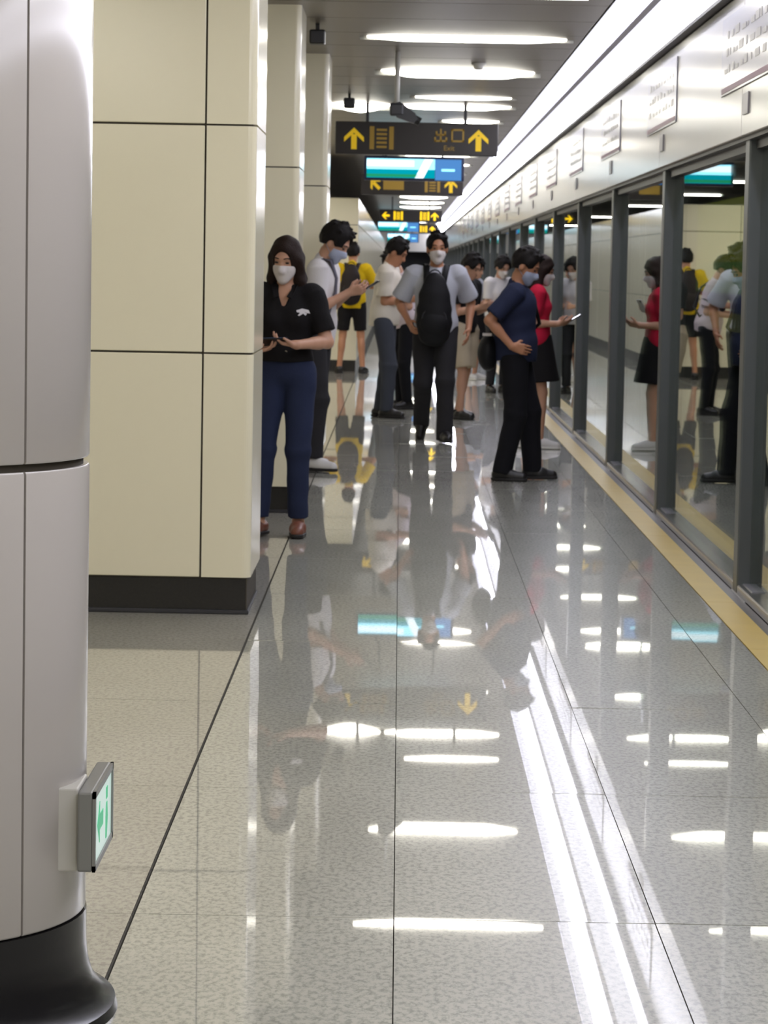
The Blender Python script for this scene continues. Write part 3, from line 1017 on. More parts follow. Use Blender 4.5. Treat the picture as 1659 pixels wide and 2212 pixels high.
def person(label, x, y, yaw, H, pose, top, bottom, shoes, hair, mask=None, skin=SKIN, res=0.008, female=False, extra=None):
    sc = H / 1.70
    root = empty('person', (x, y, 0), math.radians(yaw))
    tag(root, label, 'person', 'people waiting on the platform')
    P = dict(lean=0, side=0, head=(0, 0, 0), hip=(0, 0), L=(0.10, 0, 0), R=(-0.10, 0, 0), Ltoe=12, Rtoe=-12, Lw=None, Rw=None, Lp=(0.3, 1, 0), Rp=(-0.3, 1, 0),
             Lh=None, Rh=None, Ln=None, Rn=None, Lcurl=0.5, Rcurl=0.5, Lkp=(0, -1, 0), Rkp=(0, -1, 0), hz=0.92, Lpitch=0, Rpitch=0, Ltd=None, Rtd=None)
    P.update(pose)
    sw = 0.150 if female else 0.178      # half shoulder width
    hw = 0.085
    off = np.array([P['hip'][0], P['hip'][1], 0.0])
    piv = np.array([0, 0, P['hz'] + 0.03]) + off
    T = rot(0, P['lean'], P['side'])

    def up(p):
        return T @ (np.array(p, float) - np.array([0, 0, 0.95])) + piv
    S = {'L': up((sw, 0, 1.385)), 'R': up((-sw, 0, 1.385))}
    hipj = {'L': piv + np.array([hw, 0, -0.03]), 'R': piv + np.array([-hw, 0, -0.03])}
    neck0, neck1 = up((0, 0.012, 1.40)), up((0, -0.008, 1.50))
    HR = T @ rot(*P['head'])
    hc = neck1 + HR @ np.array([0, -0.012, 0.088])
    ank, knee, wr_, elb = {}, {}, {}, {}
    for s in 'LR':
        f = np.array(P[s], float)
        a = f + np.array([0, 0, 0.075])
        knee[s], ank[s] = ik(hipj[s], a, 0.425, 0.425, P[s + 'kp'])
        sg = 1 if s == 'L' else -1
        w = P[s + 'w']
        w = S[s] + np.array([sg * 0.06, -0.02, -0.53]) if w is None else np.array(w, float)
        elb[s], wr_[s] = ik(S[s], w, 0.285, 0.25, P[s + 'p'])
    lo = np.minimum.reduce([hc, *wr_.values(), *elb.values(), *ank.values()]) - 0.25
    hi = np.maximum.reduce([hc, *wr_.values(), *elb.values(), *ank.values()]) + 0.25
    lo[2] = -0.01
    hi[2] = hc[2] + 0.16
    # ---- body
    g = Grid(lo, hi, res)
    g.ell(up((0, 0, 0.96)), (0.155, 0.105, 0.12), T, 0.03)
    g.ell(up((0, 0, 1.10)), (0.125, 0.09, 0.13), T, 0.05)
    g.ell(up((0, 0, 1.27)), (0.15, 0.10, 0.16), T, 0.05)
    g.cap(up((-sw + 0.03, 0.01, 1.385)), up((sw - 0.03, 0.01, 1.385)), 0.05, 0.05, 0.04)
    g.cap(neck0, neck1, 0.056, 0.052, 0.03)
    for s in 'LR':
        g.cap(hipj[s], knee[s], 0.078, 0.052, 0.03)
        g.cap(knee[s], ank[s], 0.050, 0.033, 0.015)
        cv = knee[s] * 0.68 + ank[s] * 0.32
        bk = unit(cv - (hipj[s] + ank[s]) / 2 + np.array([0, 0.05, 0])) * 0.012
        g.ell(cv + np.array([0, 0.012, 0]), (0.044, 0.05, 0.10), None, 0.02)
        g.cap(S[s], elb[s], 0.046, 0.038, 0.02)
        g.cap(elb[s], wr_[s], 0.038, 0.025, 0.012)
        mid = elb[s] * 0.72 + wr_[s] * 0.28
        g.cap(mid, elb[s] * 0.55 + wr_[s] * 0.45, 0.039, 0.033, 0.012)
        fd = unit(wr_[s] - elb[s])
        d = fd if P[s + 'h'] is None else np.array(P[s + 'h'], float)
        sg = 1 if s == 'L' else -1
        n = np.array([-sg, 0, 0]) if P[s + 'n'] is None else np.array(P[s + 'n'], float)
        td = np.array([0, -1, 0.2]) if P[s + 'td'] is None else np.array(P[s + 'td'], float)
        hand(g, wr_[s], d, n, td, P[s + 'curl'])
        th = math.radians(P[s + 'toe'])
        fwd = np.array([math.sin(th), -math.cos(th), 0])
        pr_ = math.radians(P[s + 'pitch'])
        upv = np.array([0, 0, math.cos(pr_)]) + fwd * math.sin(pr_)
        fwd = fwd * math.cos(pr_) - np.array([0, 0, math.sin(pr_)])
        g.cap(ank[s], ank[s] - upv * 0.035 + fwd * -0.03, 0.033, 0.034, 0.015)
        g.cap(ank[s] - upv * 0.03, ank[s] + fwd * 0.12 - upv * 0.05, 0.033, 0.020, 0.02)

    def hp(p):
        return hc + HR @ np.array(p, float)
    g.ell(hp((0, 0.012, 0.022)), (0.076, 0.092, 0.092), HR, 0.02)
    g.ell(hp((0, -0.026, -0.045)), (0.058, 0.060, 0.070), HR, 0.03)
    g.cap(hp((0, -0.064, -0.095)), hp((0, -0.060, -0.09)), 0.026, 0.026, 0.025)
    g.cap(hp((0, -0.083, 0.004)), hp((0, -0.100, -0.034)), 0.008, 0.013, 0.012)
    g.cap(hp((-0.03, -0.074, 0.024)), hp((0.03, -0.074, 0.024)), 0.012, 0.012, 0.015)
    for q in (-1, 1):
        g.ell(hp((q * 0.031, -0.088, 0.003)), (0.016, 0.013, 0.009), HR, sub=True)
        g.ell(hp((q * 0.079, 0.012, -0.012)), (0.010, 0.022, 0.033), HR, 0.006)
    g.cap(hp((-0.02, -0.083, -0.066)), hp((0.02, -0.083, -0.066)), 0.007, 0.007, 0.008)
    obj('body', g.mesh('body', skin, sc), root)
    eyes = []
    for q in (-1, 1):
        e = Grid(hp((q * 0.031, -0.079, 0.003)) - 0.02, hp((q * 0.031, -0.079, 0.003)) + 0.02, 0.004)
        e.ell(hp((q * 0.031, -0.077, 0.003)), (0.013, 0.008, 0.006), HR, 0)
        obj('eye', e.mesh('eye', M_EYE, sc), root)
        obj('eyebrow', MB().tube([Vector(hp((q * 0.014, -0.088, 0.028)) * sc), Vector(hp((q * 0.032, -0.086, 0.033)) * sc), Vector(hp((q * 0.052, -0.073, 0.027)) * sc)], 0.0035 * sc, 6).mesh('eyebrow', M_HAIR), root)
    # ---- top
    cr = max(res, 0.009)
    t = dict(col=None, loose=0.018, hem=0.88, sleeve=0.62, neck='crew', wr=0.003, flare=0.0, sl=0.016)
    t.update(top)
    lz = t['loose']
    g2 = Grid(lo, hi, cr)
    g2.ell(up((0, 0, 1.27)), (0.15 + lz, 0.10 + lz, 0.17), T, 0.03)
    g2.ell(up((0, 0, 1.12)), (0.132 + lz, 0.095 + lz, 0.16), T, 0.05)
    g2.ell(up((0, 0, 0.98)), (0.150 + lz + t['flare'], 0.105 + lz + t['flare'], 0.15), T, 0.05)
    g2.cap(up((0, 0, 1.0)), up((0, 0, 0.80)), 0.10 + lz, 0.11 + lz, 0.06)
    g2.cap(up((-sw + 0.03, 0.008, 1.385)), up((sw - 0.03, 0.008, 1.385)), 0.056, 0.056, 0.04)
    g2.cap(up((0, 0.01, 1.40)), up((0, 0.005, 1.447)), 0.068, 0.062, 0.02)
    if female:
        for q in (-1, 1):
            g2.ell(up((q * 0.065, -0.075, 1.245)), (0.06, 0.055, 0.06), T, 0.04)
    g2.cut(up((0, 0, t['hem'])), T @ np.array([0, t.get('hemtilt', 0.0), -1.0]))
    for s in 'LR':
        e = S[s] + (elb[s] - S[s]) * t['sleeve'] if t['sleeve'] <= 1 else elb[s]
        g2.cap(S[s], e, 0.052 + t['sl'] * 0.5, 0.045 + t['sl'], 0.025, flat=True)
        g2.cap(S[s], S[s] * 0.7 + e * 0.3, 0.056 + t['sl'] * 0.4, 0.052 + t['sl'] * 0.4, 0.03)
        if t['sleeve'] > 1:
            g2.cap(elb[s], elb[s] + (wr_[s] - elb[s]) * (t['sleeve'] - 1), 0.045 + t['sl'], 0.036 + t['sl'], 0.02, flat=True)
    if t['wr']:
        g2.wrinkle(t['wr'], seed=x * 3 + y)
    nk = up((0, -0.035, 1.455))
    g2.ell(up((0, -0.02, 1.475)), (0.066, 0.072, 0.05), T, sub=True)
    if t['neck'] == 'v':
        for q in range(7):
            z = 1.44 - q * 0.017
            g2.ell(up((0, -0.12, z)), (0.064 - q * 0.0080, 0.10, 0.022), T, sub=True)
    shirt = obj('shirt', g2.mesh('shirt', t['col'], sc), root)
    # ---- bottom
    b = dict(col=None, kind='long', loose=0.016, length=1.0, waist=1.03, wr=0.0035)
    b.update(bottom)
    g3 = Grid(lo, hi, cr)
    lz = b['loose']
    g3.ell(up((0, 0, 0.965)), (0.150 + lz * 0.7, 0.105 + lz * 0.7, 0.125), T, 0.03)
    if b['kind'] == 'skirt':
        kn = (knee['L'] + knee['R']) / 2
        g3.cap(up((0, 0, 1.0)), kn * b['length'] + up((0, 0, 1.0)) * (1 - b['length']), 0.150, 0.200, 0.03, flat=True)
    for s in 'LR':
        if b['kind'] == 'long':
            g3.cap(hipj[s], knee[s], 0.080 + lz, 0.056 + lz, 0.03)
            g3.cap(knee[s], knee[s] + (ank[s] - knee[s]) * b['length'] + np.array([0, 0, -0.02]), 0.054 + lz, 0.042 + lz * 1.1, 0.03, flat=True)
            g3.cap(knee[s], knee[s], 0.054 + lz, None, 0.02)
        elif b['kind'] == 'shorts':
            e = hipj[s] + (knee[s] - hipj[s]) * b['length']
            g3.cap(hipj[s], e, 0.084 + lz, 0.074 + lz, 0.03, flat=True)
            g3.cap(hipj[s], hipj[s] * 0.6 + e * 0.4, 0.084 + lz, 0.080 + lz, 0.03)
    g3.cut(up((0, 0, b['waist'])), T @ np.array([0, 0, 1.0]))
    if b['wr']:
        g3.wrinkle(b['wr'], 30.0, seed=y * 2 + x)
    obj('trousers' if b['kind'] == 'long' else b['kind'], g3.mesh('trousers', b['col'], sc), root)
    # ---- shoes
    for s in 'LR':
        th = math.radians(P[s + 'toe'])
        fwd = np.array([math.sin(th), -math.cos(th), 0])
        pt = P[s + 'pitch']
        F = np.array([fwd * 0 + np.cross(fwd, [0, 0, 1]), fwd, [0, 0, 1]]).T   # columns: side, forward, up
        if pt:
            cp, sp_ = math.cos(math.radians(pt)), math.sin(math.radians(pt))
            F = F @ np.array([[1, 0, 0], [0, cp, sp_], [0, -sp_, cp]])

        def sp(p):
            return ank[s] + F @ (np.array(p, float) + np.array([0, 0, -0.075]))
        a0, a1 = np.minimum(sp((0, -0.1, 0)), sp((0, 0.22, 0))) - 0.12, np.maximum(sp((0, -0.1, 0)), sp((0, 0.22, 0))) + 0.14
        g4 = Grid(a0, a1, 0.007)
        g4.cap(sp((0, -0.035, 0.045)), sp((0, 0.06, 0.045)), 0.042, 0.044, 0.02)
        g4.cap(sp((0, 0.05, 0.04)), sp((0, 0.15, 0.03)), 0.046, 0.036, 0.02)
        g4.cap(sp((0, -0.01, 0.05)), sp((0, -0.01, shoes.get('h', 0.085))), 0.043, 0.044, 0.015, flat=True)
        g4.cut(sp((0, 0, 0.018)), F @ np.array([0, 0, -1.0]))
        so = obj('shoe', g4.mesh('shoe', shoes['col'], sc), root)
        g5 = Grid(a0, a1, 0.007)
        g5.cap(sp((0, -0.035, 0.02)), sp((0, 0.06, 0.02)), 0.047, 0.048, 0.0)
        g5.cap(sp((0, 0.05, 0.02)), sp((0, 0.152, 0.02)), 0.049, 0.040, 0.01)
        g5.cut(sp((0, 0, 0.024)), F @ np.array([0, 0, 1.0]))
        g5.cut(sp((0, 0, 0.0)), F @ np.array([0, 0, -1.0]))
        obj('sole', g5.mesh('sole', shoes['sole'], sc), so)
    # ---- hair
    hm = hair.get('col', M_HAIR)
    th = hair.get('t', 0.016)
    h0, h1 = hc - np.array([0.22, 0.22, 0.42 if hair['kind'] == 'long' else 0.2]), hc + np.array([0.22, 0.22, 0.2])
    g6 = Grid(h0, h1, max(res * 0.8, 0.006))
    g6.ell(hp((0, 0.016, 0.026)), (0.077 + th, 0.092 + th, 0.094 + th), HR, 0)
    rn = random.Random(int(100 * abs(x)) + int(y))
    for i in range(22 if hair['kind'] == 'short' else 0):
        a_, e_ = rn.uniform(0, 2 * PI), rn.uniform(0.55, 1.5)
        u_ = np.array([math.cos(a_) * math.cos(e_), math.sin(a_) * math.cos(e_), math.sin(e_)])
        b_ = u_ * np.array([0.077 + th, 0.092 + th, 0.094 + th]) * 0.96 + np.array([0, 0.016, 0.026])
        g6.cap(hp(b_), hp(b_ + u_ * rn.uniform(0.006, 0.02) + np.array([rn.uniform(-0.015, 0.015), -0.012, 0.0])), 0.016, 0.006, 0.012)
    if hair['kind'] == 'short':
        g6.cut(hp((0, 0.05, -0.045)), HR @ np.array([0, -0.45, -1.0]))
        g6.ell(hp((0, -0.14, 0.0)), (0.082, 0.108, 0.112), HR, sub=True)
        for q in (-1, 1):
            g6.ell(hp((q * 0.10, -0.012, -0.035)), (0.045, 0.045, 0.05), HR, sub=True)
    else:
        for q in (-1, 1):
            for (ox, oy) in ((0.070, 0.0), (0.060, 0.045), (0.025, 0.075)):
                g6.cap(hp((q * ox, oy, 0.0)), hp((q * (ox + 0.006), oy + 0.012, -0.13)), 0.034, 0.036, 0.03)
                g6.cap(hp((q * (ox + 0.006), oy + 0.012, -0.13)), hp((q * (ox + 0.010), oy + 0.02, -0.13)) + np.array([0, 0.0, -hair.get('len', 0.12)]), 0.036, 0.024, 0.03)
        g6.ell(hp((hair.get('part', 0.0), -0.125, -0.045)), (0.068, 0.098, 0.135), HR, sub=True)
    g6.wrinkle(0.006 if hair['kind'] == 'short' else 0.0035, 95.0, seed=1.3 + x)
    obj('hair', g6.mesh('hair', hm, sc), root)
    # ---- mask
    if mask is not None:
        g7 = Grid(hc - 0.16, hc + 0.16, 0.006)
        g7.ell(hp((0, -0.026, -0.045)), (0.066, 0.069, 0.074), HR, 0)
        g7.cap(hp((0, -0.066, -0.097)), hp((0, -0.062, -0.09)), 0.031, 0.031, 0.03)
        g7.cap(hp((0, -0.092, -0.014)), hp((0, -0.105, -0.036)), 0.013, 0.018, 0.03)
        g7.cut(hp((0, -0.03, 0)), HR @ np.array([0, 1.0, 0.12]))
        g7.cut(hp((0, -0.09, -0.010)), HR @ np.array([0, 0.25, 1.0]))
        mk = obj('face_mask', g7.mesh('face_mask', mask, sc), root)
        for q in (-1, 1):
            pts = [hp((q * 0.056, -0.035, -0.03)), hp((q * 0.074, 0.0, -0.005)), hp((q * 0.084, 0.035, -0.006)), hp((q * 0.078, 0.025, -0.04)), hp((q * 0.055, -0.035, -0.075))]
            obj('ear_loop', MB().tube([Vector(p_ * sc) for p_ in pts], 0.0018 * sc, 5).mesh('ear_loop', mask), mk)
    return dict(root=root, sc=sc, up=up, wr=wr_, elb=elb, S=S, shirt=g2, bot=g3, T=T, hp=hp, ank=ank, knee=knee)


def to_world(p, v):
    a = p['root'].rotation_euler.z
    v = np.array(v, float) * p['sc']
    return Vector((p['root'].location.x + v[0] * math.cos(a) - v[1] * math.sin(a), p['root'].location.y + v[0] * math.sin(a) + v[1] * math.cos(a), v[2]))


M_PHONE = mat('phone_case', (20, 20, 22), 0.3)
M_PHONEW = mat('phone_case_white', (210, 205, 200), 0.35)
M_PSCREEN = mat('phone_screen', (40, 46, 60), 0.1, emit=(150, 170, 210), estr=0.25)


def phone(p, c, long, normal, label, case=None):
    """phone centred at the person-local point c; long axis and screen normal in person space"""
    t = empty('smartphone', to_world(p, c))
    a = p['root'].rotation_euler.z
    Rz = Matrix.Rotation(a, 3, 'Z')
    l = (Rz @ Vector(long)).normalized()
    n = Rz @ Vector(normal)
    n = (n - l * n.dot(l)).normalized()
    s = l.cross(n)
    t.rotation_euler = Matrix((s, l, n)).transposed().to_euler()
    tag(t, label, 'phone', 'phones held by the passengers')
    obj('case', MB().box(-0.037, 0.037, -0.076, 0.076, -0.005, 0.004, 0.004, 2).mesh('case', case or M_PHONE), t)
    obj('display', MB().box(-0.033, 0.033, -0.071, 0.071, 0.0038, 0.0050).mesh('display', M_PSCREEN), t)
    obj('camera_bump', MB().box(0.008, 0.030, 0.045, 0.068, -0.0075, -0.004, 0.001, 1).mesh('camera_bump', M_PHONE), t)
    return t


def strap(name, pts, w, th, m, parent, sc):
    """flat webbing along points; width across the local side direction"""
    bm = MB()
    V = [Vector(p) * sc for p in pts]
    rows_ = []
    for i, p_ in enumerate(V):
        tdir = (V[min(i + 1, len(V) - 1)] - V[max(i - 1, 0)]).normalized()
        side = tdir.cross(Vector((0, -1, 0)))
        if side.length < 0.2:
            side = Vector((1, 0, 0))
        side.normalize()
        nn = tdir.cross(side).normalized()
        rows_.append([bm.bm.verts.new(p_ + side * (a * w * sc) + nn * (b * th * sc)) for a, b in ((-0.5, -0.5), (0.5, -0.5), (0.5, 0.5), (-0.5, 0.5))])
    for a, b in zip(rows_, rows_[1:]):
        for k in range(4):
            bm.bm.faces.new((a[k], a[(k + 1) % 4], b[(k + 1) % 4], b[k]))
    bm.bm.faces.new(rows_[0])
    bm.bm.faces.new(rows_[-1])
    return obj(name, bm.mesh(name, m, True), parent)


def backpack(p, label, m, side, c, size, strapm=None, group='backpacks worn on the platform', tall=1.0):
    """side -1: worn on the chest, +1: on the back; c centre in person space; size half extents"""
    r = p['root']
    t = empty('backpack', r.location, r.rotation_euler.z)
    tag(t, label, 'backpack', group)
    sc = p['sc']
    c = np.array(c, float)
    T = p['T']
    g = Grid(c - np.array(size) - 0.12, c + np.array(size) + 0.12, 0.009)
    sx, sy, sz = size
    for z, f, d in ((-0.72, 0.86, 0.9), (-0.4, 1.0, 1.0), (0.0, 0.98, 0.95), (0.4, 0.86, 0.8), (0.72, 0.62, 0.6)):
        g.ell(c + T @ np.array([0, 0, z * sz]), (sx * f, sy * d, sz * 0.42), T, 0.04)
    g.wrinkle(0.003, 30, 2)
    obj('pack_body', g.mesh('pack_body', m, sc), t)
    g = Grid(c - np.array(size) - 0.15, c + np.array(size) + 0.15, 0.009)
    g.ell(c + T @ np.array([0, side * sy * 0.55, -0.42 * sz]), (sx * 0.78, sy * 0.62, sz * 0.42), T, 0.02)
    obj('front_pocket', g.mesh('front_pocket', m, sc), t)
    zp = [c + T @ np.array([sx * 0.66 * math.cos(a), side * sy * 0.80, -0.28 * sz + sz * 0.34 * math.sin(a)]) for a in np.linspace(0, PI, 9)]
    obj('zip', MB().tube([Vector(q) * sc for q in zp], 0.004 * sc, 5).mesh('zip', M_DARKM), t)
    sm = strapm or m
    up = p['up']
    for q in (-1, 1):
        x0 = q * 0.085
        pts = []
        for z in (1.10, 1.18, 1.26, 1.34):
            yy = p['shirt'].front(*(up((x0, 0, z))[[0, 2]]), sgn=-1 if side > 0 else 1)
            if yy is not None:
                pt = up((x0, 0, z))
                pts.append((pt[0], yy + (-0.006 if side > 0 else 0.006), pt[2]))
        top_ = up((x0 * 1.02, 0.0, 1.452))
        pts.append((top_[0], top_[1] + (-0.05 if side > 0 else 0.05), top_[2] - 0.012))
        pts.append(tuple(top_))
        pts.append((top_[0] * 0.95, top_[1] + (0.055 if side > 0 else -0.055), top_[2] - 0.012))
        cc_ = c + T @ np.array([q * sx * 0.45, -side * sy * 0.5, sz * 0.78])
        pts.append(tuple(cc_))
        strap('shoulder_strap', pts, 0.05, 0.010, sm, t, sc)
    hp0 = c + T @ np.array([0, -side * sy * 0.3, sz * 1.02])
    obj('haul_loop', MB().tube([Vector(hp0 + np.array([0.05 * math.cos(a), 0, 0.05 * math.sin(a)])) * sc for a in np.linspace(0, PI, 7)], 0.007 * sc, 6).mesh('haul_loop', sm), t)
    return t


C_BLACK = cloth('black_cotton', (22, 20, 22), 0.15)
C_JEANS = cloth('dark_blue_denim', (38, 46, 72), 0.15)
C_WHITE = cloth('white_cotton', (214, 210, 210), 0.03)
C_YELLOW = cloth('yellow_jersey', (214, 178, 20), 0.08)
C_CREAMT = cloth('cream_white_tee', (222, 214, 200), 0.03)
C_GREYJ = cloth('grey_blue_denim', (66, 70, 80), 0.12)
C_PINK = cloth('pale_pink_tee', (206, 192, 196), 0.05)
C_GREYT = cloth('pale_grey_tee', (186, 188, 196), 0.05)
C_CHAR = cloth('charcoal_trousers', (44, 43, 46), 0.12)
C_NAVY = cloth('navy_polo', (36, 42, 66), 0.12)
C_NAVYT = cloth('black_trousers', (18, 18, 24), 0.12)
C_RED = cloth('crimson_top', (196, 30, 62), 0.08)
C_BEIGE = cloth('beige_shorts', (184, 170, 146), 0.10)
C_DKSHOE = mat('dark_shoe', (26, 24, 25), 0.4)
C_BRSHOE = mat('brown_shoe', (120, 74, 58), 0.45)
C_WSHOE = mat('white_shoe', (210, 208, 206), 0.5)
C_SOLED = mat('dark_sole', (30, 28, 28), 0.6)
C_SOLEW = mat('white_sole', (220, 218, 214), 0.5)
C_PACK = cloth('black_nylon', (20, 20, 23), 0.1, 0.6)
C_PACKB = cloth('brown_black_nylon', (36, 28, 27), 0.1, 0.6)
C_STRAPG = cloth('grey_webbing', (92, 90, 100), 0.05)

# woman in black
w = person('woman in a black collared top and jeans, looking down at her phone beside the column', -0.58, 14.95, -8, 1.60,
           dict(lean=2, head=(-6, 16, 3), L=(0.055, 0.0, 0), R=(-0.165, -0.06, 0), Ltoe=8, Rtoe=-20, hz=0.925, hip=(-0.03, 0),
                Lw=(0.07, -0.225, 1.105), Lp=(0.5, 0.3, -0.9), Lh=(-0.75, -0.25, 0.12), Ln=(-0.1, -0.2, 1), Ltd=(-0.2, -1, 0.2), Lcurl=0.75,
                Rw=(-0.17, -0.215, 1.07), Rp=(-0.75, 0.3, -0.75), Rh=(0.85, -0.25, 0.1), Rn=(0.1, -0.2, 1), Rtd=(0.2, -1, 0.2), Rcurl=0.7),
           dict(col=C_BLACK, loose=0.012, hem=1.0, sleeve=0.80, neck='v', sl=0.022, wr=0.003),
           dict(col=C_JEANS, kind='long', loose=0.014, length=0.88, waist=1.06),
           dict(col=C_BRSHOE, sole=C_SOLED, h=0.06), dict(kind='long', col=M_HAIRB, len=0.10, part=0.0, t=0.014), M_MASKW, SKIN, 0.006, True)
phone(w, (-0.05, -0.27, 1.125), (1, 0.05, 0.05), (0, 0.45, 1), 'dark phone held flat by the woman in black')
wy = [w['shirt'].front(xx, 1.27) for xx in (0.05, 0.12)]
em = MB()
zc = 1.285
ey = min(v for v in wy if v is not None)
lv = [(0.050, 0.012), (0.078, 0.022), (0.112, 0.014), (0.122, -0.006), (0.104, -0.004), (0.098, -0.018), (0.086, -0.006), (0.066, -0.020), (0.058, -0.016), (0.070, -0.002), (0.052, 0.002)]
vv = []
for dx, dz in lv:
    f = w['shirt'].front(dx, zc + dz)
    vv.append(em.bm.verts.new(Vector((dx, (f if f is not None else ey) - 0.013, zc + dz)) * w['sc']))
cv = em.bm.verts.new(Vector((0.085, (w['shirt'].front(0.085, zc) or ey) - 0.016, zc + 0.003)) * w['sc'])
for i in range(len(vv)):
    em.bm.faces.new((vv[i], vv[(i + 1) % len(vv)], cv))
obj('chest_emblem', em.mesh('chest_emblem', C_WHITE), w['root'])['label'] = 'white chest emblem'
col_ = MB()
for q in (-1, 1):
    a = [w['up'](v) for v in ((q * 0.062, -0.02, 1.455), (q * 0.075, -0.065, 1.44), (q * 0.05, -0.125, 1.365), (q * 0.022, -0.118, 1.375))]
    f1 = [col_.bm.verts.new(Vector(v) * w['sc']) for v in a]
    f2 = [col_.bm.verts.new(Vector(v + np.array([0, 0.008, -0.006])) * w['sc']) for v in a]
    col_.bm.faces.new(f1)
    col_.bm.faces.new(f2)
    for i in range(4):
        col_.bm.faces.new((f1[i], f1[(i + 1) % 4], f2[(i + 1) % 4], f2[i]))
obj('collar', col_.mesh('collar', C_BLACK), w['root'])
for zz in (1.13, 1.06):
    f = w['shirt'].front(0.0, zz)
    obj('button', MB().tube([Vector((-0.01, f - 0.006, zz)) * w['sc'], Vector((-0.01, f + 0.002, zz)) * w['sc']], 0.008, 10).mesh('button', M_STEEL), w['root'])

# man in white shirt, facing right
m2 = person('tall man in a white shirt and grey strap, looking at a phone behind the woman', -0.60, 19.75, 78, 1.76,
            dict(lean=7, head=(-4, 30, 0), L=(0.10, 0.10, 0), R=(-0.10, -0.02, 0), hz=0.93,
                 Lw=(0.06, -0.23, 1.235), Lp=(0.3, 0.6, -1), Lh=(-0.1, -1, 0.2), Ln=(-0.8, 0, 0.6), Ltd=(0, -0.3, 1), Lcurl=0.7,
                 Rw=(-0.10, -0.25, 1.23), Rp=(-0.2, 0.5, -1), Rh=(0.1, -1, 0.3), Rn=(0.8, 0, 0.6), Rtd=(0, -0.3, 1), Rcurl=0.8),
            dict(col=C_WHITE, loose=0.024, hem=0.86, sleeve=0.75, sl=0.028, wr=0.005), dict(col=C_CHAR, loose=0.018, length=0.92),
            dict(col=C_WSHOE, sole=C_SOLED), dict(kind='short', t=0.026), M_MASKB, SKIN, 0.0075)
phone(m2, (-0.02, -0.385, 1.275), (0, -0.9, 0.6), (0, 0.5, 1), 'dark phone held out by the tall man in the white shirt')
sb = empty('shoulder_bag', m2['root'].location, m2['root'].rotation_euler.z)
tag(sb, 'grey shoulder bag strap and pouch worn by the tall man in white', 'bag')
pts = []
for z in (1.02, 1.12, 1.22, 1.32):
    xx = -0.04 - (1.32 - z) * 0.25
    pt = m2['up']((xx, 0, z))
    f = m2['shirt'].front(pt[0], pt[2])
    pts.append((pt[0], f - 0.006, pt[2]))
tp = m2['up']((-0.07, -0.01, 1.452))
pts += [(tp[0], tp[1] - 0.05, tp[2] - 0.01), tuple(tp), (tp[0] + 0.01, tp[1] + 0.07, tp[2] - 0.03)]
for z in (1.30, 1.15, 1.02):
    pt = m2['up']((-0.03 + (1.32 - z) * 0.2, 0, z))
    f = m2['shirt'].front(pt[0], pt[2], 1)
    pts.append((pt[0], f + 0.006, pt[2]))
strap('strap', pts, 0.05, 0.008, C_STRAPG, sb, m2['sc'])
g = Grid((-0.02, -0.02, 0.84), (0.22, 0.34, 1.10), 0.009)
g.ell((0.08, 0.165, 0.97), (0.09, 0.045, 0.085), None, 0)
obj('pouch', g.mesh('pouch', C_STRAPG, m2['sc']), sb)

# man in yellow, back to us
m3 = person('man in a yellow shirt and black shorts seen from behind, far off', -0.66, 38.1, 176, 1.76,
            dict(lean=0, head=(0, 8, 0), L=(0.155, 0, 0), R=(-0.155, 0, 0), Ltoe=14, Rtoe=-14,
                 Lw=(0.12, -0.24, 1.15), Lp=(0.9, 0.3, -0.5), Lcurl=0.7, Rw=(-0.12, -0.24, 1.15), Rp=(-0.9, 0.3, -0.5), Rcurl=0.7),
            dict(col=C_YELLOW, loose=0.034, hem=0.86, sleeve=0.75, sl=0.035, wr=0.005), dict(col=C_BLACK, kind='shorts', loose=0.010, length=0.84),
            dict(col=C_DKSHOE, sole=C_SOLED), dict(kind='short', t=0.016), None, SKIN_D, 0.010)
backpack(m3, 'dark brown backpack on the back of the man in yellow', C_PACKB, 1, (0.0, 0.215, 1.17), (0.145, 0.085, 0.24))

# man in white T-shirt, side on
m4 = person('man in a plain white T-shirt and grey jeans, side on, reading his phone', -0.15, 27.0, 80, 1.74,
            dict(lean=5, head=(-6, 26, 0), L=(0.09, 0.05, 0), R=(-0.09, -0.05, 0),
                 Rw=(-0.10, -0.27, 1.12), Rp=(-0.1, 0.9, -0.9), Rh=(0.2, -1, 0.15), Rn=(0.7, 0, 0.7), Rtd=(0, -0.3, 1), Rcurl=0.8,
                 Lw=(0.08, -0.27, 1.13), Lp=(0.1, 0.9, -0.9), Lh=(-0.2, -1, 0.15), Ln=(-0.7, 0, 0.7), Ltd=(0, -0.3, 1), Lcurl=0.8),
            dict(col=C_CREAMT, loose=0.032, hem=0.87, sleeve=0.80, sl=0.035, wr=0.005, hemtilt=-0.12), dict(col=C_GREYJ, loose=0.018, length=0.98),
            dict(col=C_DKSHOE, sole=C_SOLED), dict(kind='short', t=0.024), None, SKIN_D, 0.009)
phone(m4, (-0.01, -0.40, 1.15), (0, -0.9, 0.5), (0, 0.5, 1), 'dark phone held by the man in the white T-shirt')

